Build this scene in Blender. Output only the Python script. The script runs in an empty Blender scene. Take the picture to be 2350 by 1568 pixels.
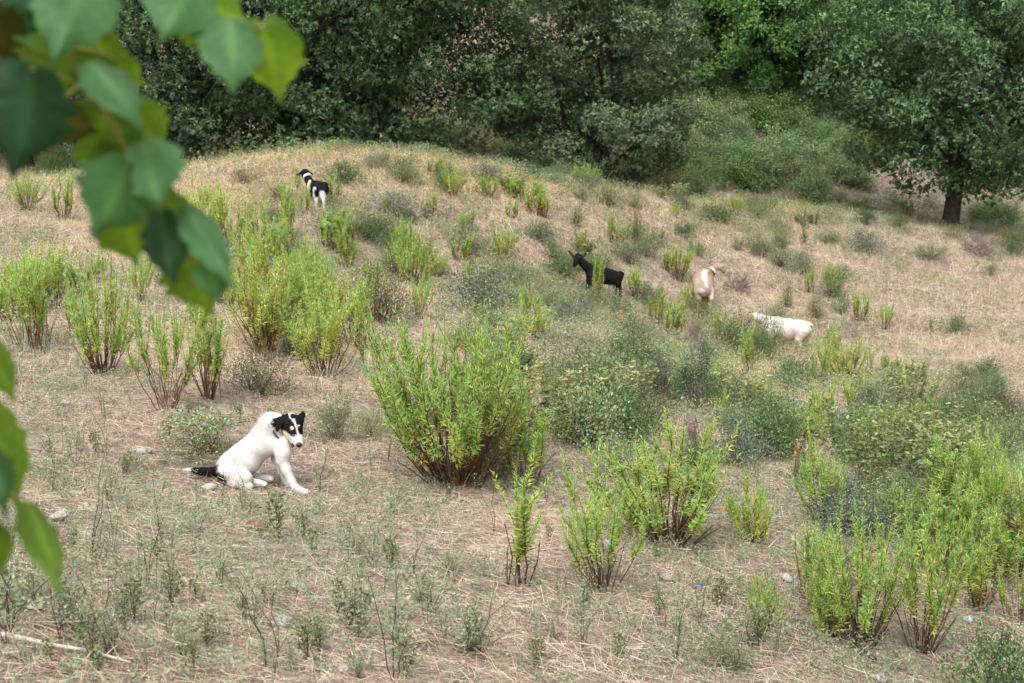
import bpy, math, random
import numpy as np

# ------------------------------------------------------------------ camera, sky, sun, exposure
sc = bpy.context.scene
COL = sc.collection
PITCH = math.radians(12.0)
FPX, PW, PH = 3263.0, 2350.0, 1568.0
cam_d = bpy.data.cameras.new("camera")
cam_d.sensor_width = 36.0
cam_d.lens = 36.0 * FPX / PW
cam_d.clip_start = 0.05
cam_d.clip_end = 600.0
cam_d.dof.use_dof = True
cam_d.dof.focus_distance = 8.6
cam_d.dof.aperture_fstop = 6.8
cam = bpy.data.objects.new("camera", cam_d)
cam.location = (0, 0, 0)
cam.rotation_euler = (math.pi / 2 - PITCH, 0, 0)
COL.objects.link(cam)
sc.camera = cam

world = bpy.data.worlds.new("World")
sc.world = world
world.use_nodes = True
nt = world.node_tree
bgn = nt.nodes["Background"]
sky = nt.nodes.new("ShaderNodeTexSky")
sky.sky_type = 'NISHITA'
sky.sun_disc = False
SUN_EL, SUN_ROT = math.radians(58), math.radians(200)
sky.sun_elevation = SUN_EL
sky.sun_rotation = SUN_ROT
sky.dust_density = 4.0
sky.air_density = 1.0
hsv = nt.nodes.new("ShaderNodeHueSaturation")      # overcast: a nearly grey sky
hsv.inputs["Saturation"].default_value = 0.22
nt.links.new(sky.outputs[0], hsv.inputs["Color"])
nt.links.new(hsv.outputs[0], bgn.inputs["Color"])
bgn.inputs["Strength"].default_value = 0.15

sun_d = bpy.data.lights.new("sun", 'SUN')
sun_d.energy = 1.1
sun_d.angle = math.radians(40)
sun_d.color = (1.0, 0.98, 0.95)
sun = bpy.data.objects.new("sun", sun_d)
sun.rotation_euler = (math.pi / 2 - SUN_EL, 0, math.pi - SUN_ROT)
sun.location = (0, 0, 30)
COL.objects.link(sun)

sc.view_settings.view_transform = 'Standard'
sc.view_settings.look = 'None'
sc.view_settings.exposure = 1.03
sc.view_settings.gamma = 1.0
sc.cycles.max_bounces = 6
sc.cycles.diffuse_bounces = 3
sc.cycles.glossy_bounces = 2
sc.cycles.transmission_bounces = 4
sc.cycles.use_denoising = True
sc.cycles.sample_clamp_indirect = 4.0

rng = np.random.default_rng(7)
random.seed(7)

# ------------------------------------------------------------------ small maths
CP, SP = math.cos(PITCH), math.sin(PITCH)
def ray(px, py):
    a = (np.asarray(px, float) - PW / 2) / FPX
    b = (PH / 2 - np.asarray(py, float)) / FPX
    return np.stack([a, CP + b * SP, -SP + b * CP], -1)
def P(px, py, D):
    return ray(px, py) * np.asarray(D, float)[..., None]
def project(p):
    d = p[..., 1] * CP - p[..., 2] * SP
    u = p[..., 1] * SP + p[..., 2] * CP
    d = np.where(np.abs(d) < 1e-3, 1e-3, d)
    return PW / 2 + FPX * p[..., 0] / d, PH / 2 - FPX * u / d, d
def lin(r, g, b):
    f = lambda c: (c / 255 / 12.92) if c <= 10 else ((c / 255 + 0.055) / 1.055) ** 2.4
    return np.array([f(r), f(g), f(b)])
def norm(v):
    return v / np.maximum(np.linalg.norm(v, axis=-1, keepdims=True), 1e-9)
def _hash(ix, iy, s):
    h = (ix * 374761393 + iy * 668265263 + s * 982451653) & 0xffffffff
    h = ((h ^ (h >> 13)) * 1274126177) & 0xffffffff
    return ((h ^ (h >> 16)) & 0xffff) / 65535.0
def vnoise(x, y, s=0):
    xf, yf = np.floor(x), np.floor(y)
    ix, iy = xf.astype(np.int64), yf.astype(np.int64)
    tx, ty = x - xf, y - yf
    tx, ty = tx * tx * (3 - 2 * tx), ty * ty * (3 - 2 * ty)
    a, b = _hash(ix, iy, s), _hash(ix + 1, iy, s)
    c, d = _hash(ix, iy + 1, s), _hash(ix + 1, iy + 1, s)
    return (a + (b - a) * tx) * (1 - ty) + (c + (d - c) * tx) * ty
def fbm(x, y, s=0, o=4):
    r, a = 0, 0.5
    for i in range(o):
        r = r + a * vnoise(x * 2 ** i, y * 2 ** i, s + i)
        a *= 0.5
    return r / (1 - 0.5 ** o)

# ------------------------------------------------------------------ the lie of the land
CTRL = [  # point seen in the photograph and its distance from the lens
    (0, 1568, 4.2), (600, 1568, 4.6), (1175, 1568, 5.1), (1800, 1568, 5.7), (2350, 1568, 6.2),
    (0, 1150, 7.0), (422, 1082, 8.62), (565, 1124, 8.4), (706, 1135, 8.3), (620, 1104, 8.6),
    (1050, 1110, 8.6), (1180, 1350, 6.4), (1500, 1250, 7.5), (2000, 1450, 6.6), (2350, 1150, 10.2),
    (230, 860, 11.3), (400, 940, 9.9), (750, 870, 12.0), (0, 655, 17), (60, 480, 24), (730, 470, 26.5),
    (0, 428, 30), (430, 384, 32), (760, 342, 33.5), (1000, 362, 35), (1150, 384, 36), (1350, 424, 36), (1500, 450, 38), (1700, 470, 40),
    (1900, 478, 42), (2180, 522, 45), (2350, 585, 41), (870, 735, 16.5), (1090, 715, 18), (1370, 690, 27),
    (1620, 715, 29.5), (1820, 815, 26), (1350, 1030, 10.5), (1600, 930, 15), (2000, 960, 17), (2350, 850, 24),
    (2150, 700, 31), (940, 655, 23), (1200, 500, 30), (1700, 580, 34), (2000, 590, 37), (330, 640, 17.5), (1900, 1200, 8.6),
    # beyond the crest
    (1600, 410, 51), (1650, 250, 58), (1800, 110, 67), (1250, 190, 62), (2050, 445, 53), (2350, 490, 57), (1950, 300, 58),
    (1100, 300, 51), (420, 300, 52), (200, 330, 50), (1500, 300, 55),
]
_c = np.array([P(a, b, d) for a, b, d in CTRL])
_extra = np.array([
    (0, -4, -1.5), (-6, -3, -1.2), (6, -3, -1.9), (-9, 4, -1.5), (9, 4, -3.0), (14, 14, -4.6), (-14, 14, -2.0),
    (-3, 40.5, -4.3), (-12, 40, -4.2), (-1, 41.5, -4.9), (1.5, 42, -5.3), (4.5, 44, -5.8), (-7, 41, -4.7), (8, 47, -6.0),
    (-32, 30, -2.0), (-40, 50, -2.0), (-25, 62, 0.5), (-40, 90, 9), (0, 80, 4.5), (0, 105, 15), (30, 80, 4.0), (26, 62, -5),
    (34, 105, 15), (36, 40, -6.5), (45, 60, -5), (50, 90, 6), (28, 25, -7), (-60, 20, -1), (60, 20, -8),
    (-60, 130, 22), (0, 130, 24), (60, 130, 20), (70, 70, 0), (-70, 70, 4)])
_c = np.vstack([_c, _extra])
_n = len(_c)
def _phi(r2):
    return 0.5 * r2 * np.log(np.maximum(r2, 1e-12))
_xy = _c[:, :2] / 20.0
_K = _phi(((_xy[:, None] - _xy[None]) ** 2).sum(-1)) + np.eye(_n) * 0.002
_A = np.zeros((_n + 3, _n + 3))
_A[:_n, :_n] = _K
_A[:_n, _n] = 1; _A[:_n, _n + 1:] = _xy
_A[_n, :_n] = 1; _A[_n + 1:, :_n] = _xy.T
_w = np.linalg.solve(_A, np.concatenate([_c[:, 2], [0, 0, 0]]))
def hgt(x, y):
    x = np.asarray(x, float); y = np.asarray(y, float)
    sh = x.shape
    xs, ys = x.ravel(), y.ravel()
    out = np.empty_like(xs)
    for i in range(0, len(xs), 40000):
        X, Y = xs[i:i + 40000] / 20, ys[i:i + 40000] / 20
        r2 = (X[:, None] - _xy[:, 0]) ** 2 + (Y[:, None] - _xy[:, 1]) ** 2
        out[i:i + 40000] = _phi(r2) @ _w[:_n] + _w[_n] + _w[_n + 1] * X + _w[_n + 2] * Y
    d = np.clip(ys / 30, 0.15, 3)
    out += (fbm(xs * 0.9, ys * 0.9, 3) - .5) * 0.16 * np.clip(ys / 20, 0.3, 2) + (fbm(xs * 6, ys * 6, 9, 3) - .5) * 0.035
    out += (fbm(xs * .25, ys * .25, 5) - .5) * 0.5 * np.clip((ys - 30) / 20, 0, 3)
    return out.reshape(sh)
_Dm = np.geomspace(2.5, 130, 500)
def hit(px, py):
    p = ray(px, py)[None, :] * _Dm[:, None]
    below = p[:, 2] < hgt(p[:, 0], p[:, 1])
    i = int(np.argmax(below)) if below.any() else len(_Dm) - 1
    lo, hi = _Dm[max(i - 1, 0)], _Dm[i]
    for _ in range(14):
        m = (lo + hi) / 2
        q = ray(px, py) * m
        if q[2] < hgt(q[0], q[1]): hi = m
        else: lo = m
    return ray(px, py) * hi, hi
def stand(px, D):
    """the point of the ground at distance D under picture column px"""
    y = D * CP
    for _ in range(6):
        x = (px - PW / 2) / FPX * D
        z = float(hgt(x, y))
        y = (D + z * SP) / CP
    return np.array([x, y, float(hgt(x, y))])

# ------------------------------------------------------------------ meshes
def mesh_np(name, V, faces, col=None, mat=None, smooth=False, mats=None, midx=None):
    me = bpy.data.meshes.new(name)
    V = np.ascontiguousarray(V, np.float32)
    faces = [np.asarray(f, np.int32) for f in faces if len(f)]
    me.vertices.add(len(V)); me.vertices.foreach_set("co", V.ravel())
    nl = sum(f.size for f in faces); npol = sum(len(f) for f in faces)
    me.loops.add(nl); me.polygons.add(npol)
    me.loops.foreach_set("vertex_index", np.concatenate([f.ravel() for f in faces]))
    tot = np.concatenate([np.full(len(f), f.shape[1], np.int32) for f in faces])
    start = np.concatenate([[0], np.cumsum(tot)[:-1]]).astype(np.int32)
    me.polygons.foreach_set("loop_start", start)
    if smooth:
        me.polygons.foreach_set("use_smooth", np.ones(npol, bool))
    if col is not None:
        at = me.color_attributes.new("Col", 'FLOAT_COLOR', 'POINT')
        c = np.ones((len(V), 4), np.float32); c[:, :3] = col
        at.data.foreach_set("color", c.ravel())
    for m in (mats or ([mat] if mat else [])):
        me.materials.append(m)
    if midx is not None:
        me.polygons.foreach_set("material_index", midx)
    me.update(calc_edges=True)
    me.validate()
    return me

class MB:
    def __init__(s):
        s.V, s.Q, s.T, s.C, s.n = [], [], [], [], 0
    def add(s, V, Q=None, T=None, C=(1, 1, 1)):
        V = np.asarray(V, float).reshape(-1, 3)
        C = np.asarray(C, float)
        s.V.append(V); s.C.append(np.broadcast_to(C, V.shape) if C.ndim == 1 else C)
        if Q is not None and len(Q): s.Q.append(np.asarray(Q) + s.n)
        if T is not None and len(T): s.T.append(np.asarray(T) + s.n)
        s.n += len(V)
    def mesh(s, name, mat, smooth=False):
        f = []
        if s.Q: f.append(np.concatenate(s.Q))
        if s.T: f.append(np.concatenate(s.T))
        return mesh_np(name, np.concatenate(s.V), f, np.concatenate(s.C), mat, smooth)
    def leaves(s, B, d, n, L, W, fold=0.12, droop=0.0, C=(1, 1, 1)):
        """one bent four-cornered leaf per row"""
        B = np.asarray(B, float); N = len(B)
        d = norm(d); sd = norm(np.cross(d, n)); n = np.cross(sd, d)
        L = np.broadcast_to(np.asarray(L, float), N)[:, None]; W = np.broadcast_to(np.asarray(W, float), N)[:, None]
        m = B + d * L * 0.42
        a = m + sd * W * .5 + n * W * fold
        b = m - sd * W * .5 + n * W * fold
        t = B + d * L - n * L * droop
        V = np.stack([B, a, t, b], 1).reshape(-1, 3)
        Q = np.arange(4 * N).reshape(-1, 4)
        C = np.asarray(C, float)
        C = np.repeat(np.broadcast_to(C, (N, 3)), 4, 0)
        s.add(V, Q=Q, C=C)
    def tube(s, pts, rad, k=5, C=(1, 1, 1), cap=True):
        pts = np.asarray(pts, float); m = len(pts)
        rad = np.broadcast_to(np.asarray(rad, float), m)
        t = norm(np.gradient(pts, axis=0))
        ref = np.array([0.31, 0.95, 0.05]) if abs(t[0][1]) < .8 else np.array([1., 0, 0.1])
        u = norm(np.cross(t, ref)); v = np.cross(t, u)
        a = np.arange(k) * 2 * math.pi / k
        V = pts[:, None] + rad[:, None, None] * (np.cos(a)[None, :, None] * u[:, None] + np.sin(a)[None, :, None] * v[:, None])
        i = np.arange(m - 1)[:, None] * k; j = np.arange(k)[None]
        j2 = (j + 1) % k
        Q = np.stack([i + j, i + j2, i + k + j2, i + k + j], -1).reshape(-1, 4)
        T = None
        V = V.reshape(-1, 3)
        if cap:
            V = np.vstack([V, pts[0], pts[-1]])
            T = [(m * k, (q + 1) % k, q) for q in range(k)] + [(m * k + 1, (m - 1) * k + q, (m - 1) * k + (q + 1) % k) for q in range(k)]
        s.add(V, Q=Q, T=T, C=C)

def ico_blob(r, seed, sub=2, rough=.3):
    import bmesh
    bm = bmesh.new()
    bmesh.ops.create_icosphere(bm, subdivisions=sub, radius=1)
    V = np.array([v.co[:] for v in bm.verts]); T = np.array([[v.index for v in f.verts] for f in bm.faces])
    bm.free()
    g = np.random.default_rng(seed)
    for _ in range(7):                                # planes that cut facets
        n = norm(g.normal(size=3)); c = g.uniform(.55, .85)
        e = V @ n - c
        V = V - np.where(e > 0, e, 0)[:, None] * n
    V = V * (1 + rough * .25 * (g.random(len(V))[:, None] - .5))
    return V * np.asarray(r), T

# ------------------------------------------------------------------ things, parts, properties
def tag(o, label=None, cat=None, group=None, kind=None):
    if label: o["label"] = label
    if cat: o["category"] = cat
    if group: o["group"] = group
    if kind: o["kind"] = kind
    return o
def empty(name, loc, rz=0.0):
    o = bpy.data.objects.new(name, None)
    o.empty_display_size = 0.1
    o.location = [float(q) for q in loc]; o.rotation_euler = (0, 0, rz)
    COL.objects.link(o)
    return o
def obj(name, me, parent=None, loc=None):
    o = bpy.data.objects.new(name, me)
    COL.objects.link(o)
    if parent is not None: o.parent = parent
    if loc is not None: o.location = [float(q) for q in loc]
    return o
def plant(name, parts, loc, rz, scale, label, cat, group=None, tilt=(0, 0)):
    """parts: [(part name, mesh, sub-parts)] shared between the copies of one kind"""
    o = empty(name, loc, rz)
    o.rotation_euler = (tilt[0], tilt[1], rz)
    o.scale = scale
    for pn, me in parts:
        obj(pn, me, o)
    return tag(o, label, cat, group)

# ------------------------------------------------------------------ materials
def new_mat(name):
    m = bpy.data.materials.new(name); m.use_nodes = True
    return m, m.node_tree.nodes, m.node_tree.links, m.node_tree.nodes["Principled BSDF"], m.node_tree.nodes["Material Output"]
def mat_attr(name, rough=.7, spec=.3, transl=0.0, tint=(1.2, 1.15, .6), vary=.0, noise=0.0, nscale=40., gloss_back=True):
    """colour comes from the mesh (leaf by leaf, hair by hair); translucent where thin"""
    m, N, Lk, bs, out = new_mat(name)
    at = N.new("ShaderNodeAttribute"); at.attribute_name = "Col"
    c = at.outputs["Color"]
    if vary:
        oi = N.new("ShaderNodeObjectInfo"); h = N.new("ShaderNodeHueSaturation")
        mr = N.new("ShaderNodeMapRange"); mr.inputs[3].default_value = 1 - vary; mr.inputs[4].default_value = 1 + vary
        Lk.new(oi.outputs["Random"], mr.inputs[0]); Lk.new(mr.outputs[0], h.inputs["Value"])
        Lk.new(c, h.inputs["Color"]); c = h.outputs[0]
    if noise:
        tx = N.new("ShaderNodeTexNoise"); tx.inputs["Scale"].default_value = nscale; tx.inputs["Detail"].default_value = 4
        tc = N.new("ShaderNodeTexCoord"); Lk.new(tc.outputs["Object"], tx.inputs["Vector"])
        mr = N.new("ShaderNodeMapRange"); mr.inputs[1].default_value = .3; mr.inputs[2].default_value = .7
        mr.inputs[3].default_value = 1 - noise; mr.inputs[4].default_value = 1 + noise
        Lk.new(tx.outputs["Fac"], mr.inputs[0])
        h = N.new("ShaderNodeHueSaturation"); Lk.new(c, h.inputs["Color"]); Lk.new(mr.outputs[0], h.inputs["Value"]); c = h.outputs[0]
    Lk.new(c, bs.inputs["Base Color"])
    bs.inputs["Roughness"].default_value = rough
    bs.inputs["Specular IOR Level"].default_value = spec
    if transl:
        tr = N.new("ShaderNodeBsdfTranslucent")
        mx = N.new("ShaderNodeMix"); mx.data_type = 'RGBA'; mx.blend_type = 'MULTIPLY'; mx.inputs[0].default_value = 1
        Lk.new(c, mx.inputs[6]); mx.inputs[7].default_value = (*tint, 1)
        Lk.new(mx.outputs[2], tr.inputs["Color"])
        ms = N.new("ShaderNodeMixShader"); ms.inputs[0].default_value = transl
        Lk.new(bs.outputs[0], ms.inputs[1]); Lk.new(tr.outputs[0], ms.inputs[2])
        Lk.new(ms.outputs[0], out.inputs["Surface"])
    return m
def mat_flat(name, col, rough=.6, spec=.4, noise=.15, nscale=60, metal=0):
    m, N, Lk, bs, out = new_mat(name)
    tx = N.new("ShaderNodeTexNoise"); tx.inputs["Scale"].default_value = nscale; tx.inputs["Detail"].default_value = 5
    tc = N.new("ShaderNodeTexCoord"); Lk.new(tc.outputs["Object"], tx.inputs["Vector"])
    rp = N.new("ShaderNodeValToRGB")
    rp.color_ramp.elements[0].position = .3; rp.color_ramp.elements[1].position = .7
    rp.color_ramp.elements[0].color = (*(np.array(col) * (1 - noise)), 1)
    rp.color_ramp.elements[1].color = (*np.minimum(np.array(col) * (1 + noise), 1), 1)
    Lk.new(tx.outputs["Fac"], rp.inputs[0]); Lk.new(rp.outputs[0], bs.inputs["Base Color"])
    bs.inputs["Roughness"].default_value = rough; bs.inputs["Specular IOR Level"].default_value = spec
    bs.inputs["Metallic"].default_value = metal
    return m

M_LEAF = mat_attr("bush_leaf", .6, .3, .42, (1.1, 1.08, .75), vary=.10)
M_SHRUB = mat_attr("shrub_leaf", .5, .4, .22, (1.1, 1.1, .6), vary=.12)
M_TREE = mat_attr("tree_leaf", .55, .3, .22, (1.2, 1.25, .5))
M_STEM = mat_attr("stem_bark", .85, .2, vary=.1)
M_BARK = mat_flat("tree_bark", (.045, .038, .03), .9, .2, .45, 9)
M_STRAW = mat_attr("straw", .75, .25, .2, (1.1, 1.0, .8))
M_HERB = mat_attr("herb_leaf", .65, .3, .3, (1.1, 1.1, .6))
M_STONE = mat_flat("stone", (.30, .25, .195), .9, .2, .3, 22)
M_STONE_PALE = mat_flat("pale_stone", (.37, .345, .305), .9, .2, .2, 25)
M_COAT = mat_attr("animal_coat", .85, .08, noise=.11, nscale=26)
M_FUR = mat_attr("animal_hair", .8, .1, .15, (1, 1, 1))
M_GLOSSY = mat_flat("wet_black", (.012, .011, .011), .25, .5, .1, 30)

def ground_mat():
    m, N, Lk, bs, out = new_mat("dry_soil")
    geo = N.new("ShaderNodeNewGeometry")
    def noise(s, d=6, rough=.6):
        t = N.new("ShaderNodeTexNoise"); t.inputs["Scale"].default_value = s; t.inputs["Detail"].default_value = d
        t.inputs["Roughness"].default_value = rough
        Lk.new(geo.outputs["Position"], t.inputs["Vector"]); return t
    a, b, c = noise(.55), noise(9), noise(85, 3)
    r1 = N.new("ShaderNodeValToRGB")
    e = r1.color_ramp.elements
    e[0].position = .3; e[0].color = (*(lin(140, 125, 112)), 1)
    e[1].position = .68; e[1].color = (*(lin(190, 173, 157)), 1)
    Lk.new(a.outputs["Fac"], r1.inputs[0])
    r2 = N.new("ShaderNodeValToRGB")
    e = r2.color_ramp.elements
    e[0].position = .38; e[0].color = (.36, .35, .34, 1)
    e[1].position = .62; e[1].color = (1.05, 1.03, 1.0, 1)
    Lk.new(b.outputs["Fac"], r2.inputs[0])
    mx = N.new("ShaderNodeMix"); mx.data_type = 'RGBA'; mx.blend_type = 'MULTIPLY'; mx.inputs[0].default_value = .8
    Lk.new(r1.outputs[0], mx.inputs[6]); Lk.new(r2.outputs[0], mx.inputs[7])
    r3 = N.new("ShaderNodeValToRGB"); e = r3.color_ramp.elements
    e[0].position = .4; e[0].color = (.6, .58, .55, 1); e[1].position = .6; e[1].color = (1.1, 1.1, 1.08, 1)
    Lk.new(c.outputs["Fac"], r3.inputs[0])
    m2 = N.new("ShaderNodeMix"); m2.data_type = 'RGBA'; m2.blend_type = 'MULTIPLY'; m2.inputs[0].default_value = .8
    Lk.new(mx.outputs[2], m2.inputs[6]); Lk.new(r3.outputs[0], m2.inputs[7])
    Lk.new(m2.outputs[2], bs.inputs["Base Color"])
    bs.inputs["Roughness"].default_value = .95; bs.inputs["Specular IOR Level"].default_value = .1
    bp = N.new("ShaderNodeBump"); bp.inputs["Strength"].default_value = .8; bp.inputs["Distance"].default_value = .02
    Lk.new(c.outputs["Fac"], bp.inputs["Height"]); Lk.new(bp.outputs[0], bs.inputs["Normal"])
    return m

# ------------------------------------------------------------------ ground sheet
def axis(segs):
    out = []
    for a, b, s in segs:
        out.append(np.arange(a, b, s))
    return np.concatenate(out)
gx = axis([(-75, -30, 3), (-30, -9, .5), (-9, 9, .07), (9, 32, .5), (32, 76, 3)])
gy = axis([(-8, 2, .5), (2, 15, .07), (15, 50, .25), (50, 100, .8), (100, 150, 4)])
X, Y = np.meshgrid(gx, gy)
Z = hgt(X, Y)
nx, ny = len(gx), len(gy)
idx = np.arange(nx * ny).reshape(ny, nx)
Qg = np.stack([idx[:-1, :-1], idx[:-1, 1:], idx[1:, 1:], idx[1:, :-1]], -1).reshape(-1, 4)
ground = obj("ground", mesh_np("ground", np.stack([X, Y, Z], -1).reshape(-1, 3), [Qg], None, ground_mat(), smooth=True))
tag(ground, "dry pinkish brown hillside soil under straw and scrub", "ground", kind="structure")

# ------------------------------------------------------------------ straw, grass and small herbs (uncountable)
STRAW = np.array([lin(214, 194, 174), lin(194, 170, 150), lin(230, 216, 198), lin(166, 144, 126), lin(188, 178, 166), lin(204, 180, 158), lin(140, 122, 110)])
PALE = np.array([lin(222, 200, 152), lin(206, 186, 138), lin(228, 204, 168), lin(190, 176, 128), lin(214, 178, 142)])
PINK = np.array([lin(214, 190, 170), lin(202, 176, 154), lin(224, 206, 186), lin(182, 160, 144), lin(212, 198, 174)])
def in_view(p, mx=260, my=160):
    px, py, d = project(p)
    return (d > 2) & (px > -mx) & (px < PW + mx) & (py > -my) & (py < PH + my)
def DOGBED(px, py):          # straw flattened where the dog sits
    return (px > 415) & (px < 715) & (py > 1065) & (py < 1140)
def blades(N, region, lmin, lmax, w, flat, cols, name, label, density=None, near=2.2):
    (x0, x1, y0, y1) = region
    # even over the wedge seen: sample more points, keep those in view
    x = rng.uniform(x0, x1, N * 3); y = rng.uniform(y0, y1, N * 3)
    keep = np.abs(x) < (y * .40 + 1.2)
    x, y = x[keep], y[keep]
    if density is not None:
        k = rng.random(len(x)) < density(x, y); x, y = x[k], y[k]
    px, py, _ = project(np.stack([x, y, hgt(x, y)], -1))
    k = ~(DOGBED(px, py) & (rng.random(len(x)) < .6)); x, y = x[k], y[k]
    x, y = x[:N], y[:N]; n = len(x)
    L = rng.uniform(lmin, lmax, n) * rng.choice([.6, 1, 1, 1.3], n)
    az = rng.uniform(0, 2 * math.pi, n)
    f = rng.random(n) < flat
    el = np.where(f, rng.normal(.02, .13, n), rng.uniform(.5, 1.45, n))
    d0 = np.stack([np.cos(az) * np.cos(el), np.sin(az) * np.cos(el), np.sin(el)], -1)
    # flat straws follow the slope and may lie on one another
    z0 = hgt(x, y)
    tx, ty = x + np.cos(az) * .15, y + np.sin(az) * .15
    sl = (hgt(tx, ty) - z0) / .15
    d0[:, 2] += np.where(f, sl, sl * .5)
    lift = np.where(f, rng.exponential(.012, n), -.005)
    b = np.stack([x, y, z0 + lift], -1)
    bend = rng.normal(0, .22, (n, 3)); bend[:, 2] = np.where(f, np.abs(bend[:, 2]) * .15, -np.abs(bend[:, 2]))
    wv = w * rng.uniform(.6, 1.4, n)
    up = rng.normal(0, .5, (n, 3)); up[:, 2] += 1
    s = norm(np.cross(d0, up)) * wv[:, None] * .5
    m = b + d0 * L[:, None] * .5 + bend * L[:, None] * .18
    t = b + d0 * L[:, None] + bend * L[:, None] * .62
    V = np.stack([b - s, b + s, m + s * .8, m - s * .8, t], 1).reshape(-1, 3)
    i = np.arange(n) * 5
    Q = np.stack([i, i + 1, i + 2, i + 3], -1); T = np.stack([i + 3, i + 2, i + 4], -1)
    c = cols(x, y, n)
    C = np.repeat(np.minimum(c * np.where(rng.random((n, 1)) < .12, .45, rng.uniform(.85, 1.25, (n, 1))), .85), 5, 0)
    o = obj(name, mesh_np(name, V, [Q, T], C, M_STRAW))
    tag(o, label, "dry grass", kind="stuff")
def pick(pal, n): return pal[rng.integers(0, len(pal), n)]
def cols_near(x, y, n):
    k = fbm(x * .8, y * .8, 21)[:, None]
    return np.where(k + rng.normal(0, .12, (n, 1)) > .5, pick(STRAW, n), pick(PINK, n) * .92)
def cols_mid(x, y, n):
    px, py, d = project(np.stack([x, y, hgt(x, y)], -1))
    k = fbm(x * .3, y * .3, 31)
    k = k + .06 + .25 * np.exp(-((px - 1100) / 500) ** 2 - ((py - 370) / 60) ** 2) - .25 * (px > 1900) - .2 * (px < 420)
    return np.where(((k + rng.normal(0, .1, n)) > .52)[:, None], pick(PALE, n), pick(PINK, n))
def dens_near(x, y):
    return np.clip(3.0 * fbm(x * 1.9, y * 1.9, 12) - .78, .07, 1)
def dens_mid(x, y):
    return np.clip(2.2 * fbm(x * .7, y * .7, 14) - .3, .22, 1)
blades(260000, (-6, 6, 2.8, 12.5), .035, .15, .0023, .86, cols_near, "straw_litter", "fallen pinkish straw lying thick over the near soil", dens_near)
blades(250000, (-12, 12, 11, 27), .08, .22, .0036, .6, cols_mid, "dry_grass", "dry tan grass of the middle slope between the bushes", dens_mid)
blades(270000, (-21, 23, 25, 50), .12, .28, .0056, .42, cols_mid, "dry_grass", "dry pinkish grass of the hilltop around the goats", dens_mid)
blades(60000, (-30, 45, 48, 90), .16, .42, .022, .35, lambda x, y, n: pick(PINK, n) * .72, "dry_grass", "dry brownish grass of the far slope below the woods", dens_mid)

HERB_A = np.array([lin(150, 160, 130), lin(132, 150, 118), lin(165, 172, 145), lin(120, 138, 104)])     # grey green
HERB_B = np.array([lin(162, 166, 116), lin(148, 156, 104), lin(176, 174, 130), lin(132, 144, 92)])      # yellow green
GREEN_AT = [(2150, 1170, 260, 130, .9), (1500, 1000, 300, 90, .7), (1700, 330, 320, 120, .9), (1100, 320, 150, 60, .8), (1250, 430, 380, 60, .8), (1500, 560, 280, 110, .6), (1450, 800, 380, 150, .65), (1950, 980, 450, 170, .65), (1750, 510, 400, 45, .9),
            (900, 510, 180, 80, .8), (2050, 1120, 330, 130, .8), (950, 350, 350, 26, 1), (640, 600, 220, 130, .5), (1250, 640, 250, 90, .6)]
def herbs(N, region, size, name, label, base, tone):
    (x0, x1, y0, y1) = region
    x = rng.uniform(x0, x1, N * 6); y = rng.uniform(y0, y1, N * 6)
    k = np.abs(x) < (y * .40 + 1.2); x, y = x[k], y[k]
    z = hgt(x, y)
    px, py, d = project(np.stack([x, y, z], -1))
    dn = np.full(len(x), base)
    for a, b, ra, rb, w in GREEN_AT:
        dn = np.maximum(dn, w * np.exp(-((px - a) / ra) ** 2 - ((py - b) / rb) ** 2))
    dn *= ~((px > 400) & (px < 725) & (py > 1050) & (py < 1150))
    dn *= np.clip(3.4 * fbm(x * .9, y * .9, 41) - 1.1, .04, 1)
    k = rng.random(len(x)) < dn; x, y, z = x[k][:N], y[k][:N], z[k][:N]
    n = len(x); mb = MB()
    k = 18
    H = size * rng.uniform(.5, 1.5, n)
    u = rng.random((n, k)) ** .8
    az = rng.uniform(0, 6.283, (n, k)); r = rng.uniform(.1, .8, (n, k)) * H[:, None] * .6
    B = np.stack([x[:, None] + np.cos(az) * r, y[:, None] + np.sin(az) * r, z[:, None] + u * H[:, None]], -1)
    dd = np.stack([np.cos(az), np.sin(az), rng.uniform(-.1, 1.1, (n, k))], -1)
    nn = np.stack([rng.normal(0, .5, (n, k)), rng.normal(0, .5, (n, k)), np.ones((n, k))], -1)
    t = fbm(x * .5, y * .5, 51) + rng.normal(0, .1, n)
    c = np.where((t > tone)[:, None], pick(HERB_B, n), pick(HERB_A, n))
    c = np.repeat(c, k, 0) * rng.uniform(.6, 1.1, (n * k, 1))
    L = np.repeat(size * .17 * rng.uniform(.8, 1.3, n), k) * rng.uniform(.7, 1.3, n * k)
    mb.leaves(B.reshape(-1, 3), dd.reshape(-1, 3), nn.reshape(-1, 3), L, L * .5, C=c)
    st = np.stack([x, y, z], -1)
    o = obj(name, mb.mesh(name, M_HERB))
    tag(o, label, "herbs", kind="stuff")
herbs(17000, (-6, 6, 2.8, 13), .08, "low_weeds", "tiny grey green weeds dotted over the near straw", .40, .85)
herbs(15000, (-12, 12, 12, 27), .17, "low_herbs", "low grey and yellow green herbs of the middle slope", .2, .56)
herbs(20000, (-21, 23, 25, 50), .22, "low_herbs", "pale green herbs carpeting the hilltop between the goats", .20, .47)
herbs(14000, (-30, 40, 48, 80), .36, "low_herbs", "dull green herbs covering the far slope", .35, .8)

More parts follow.
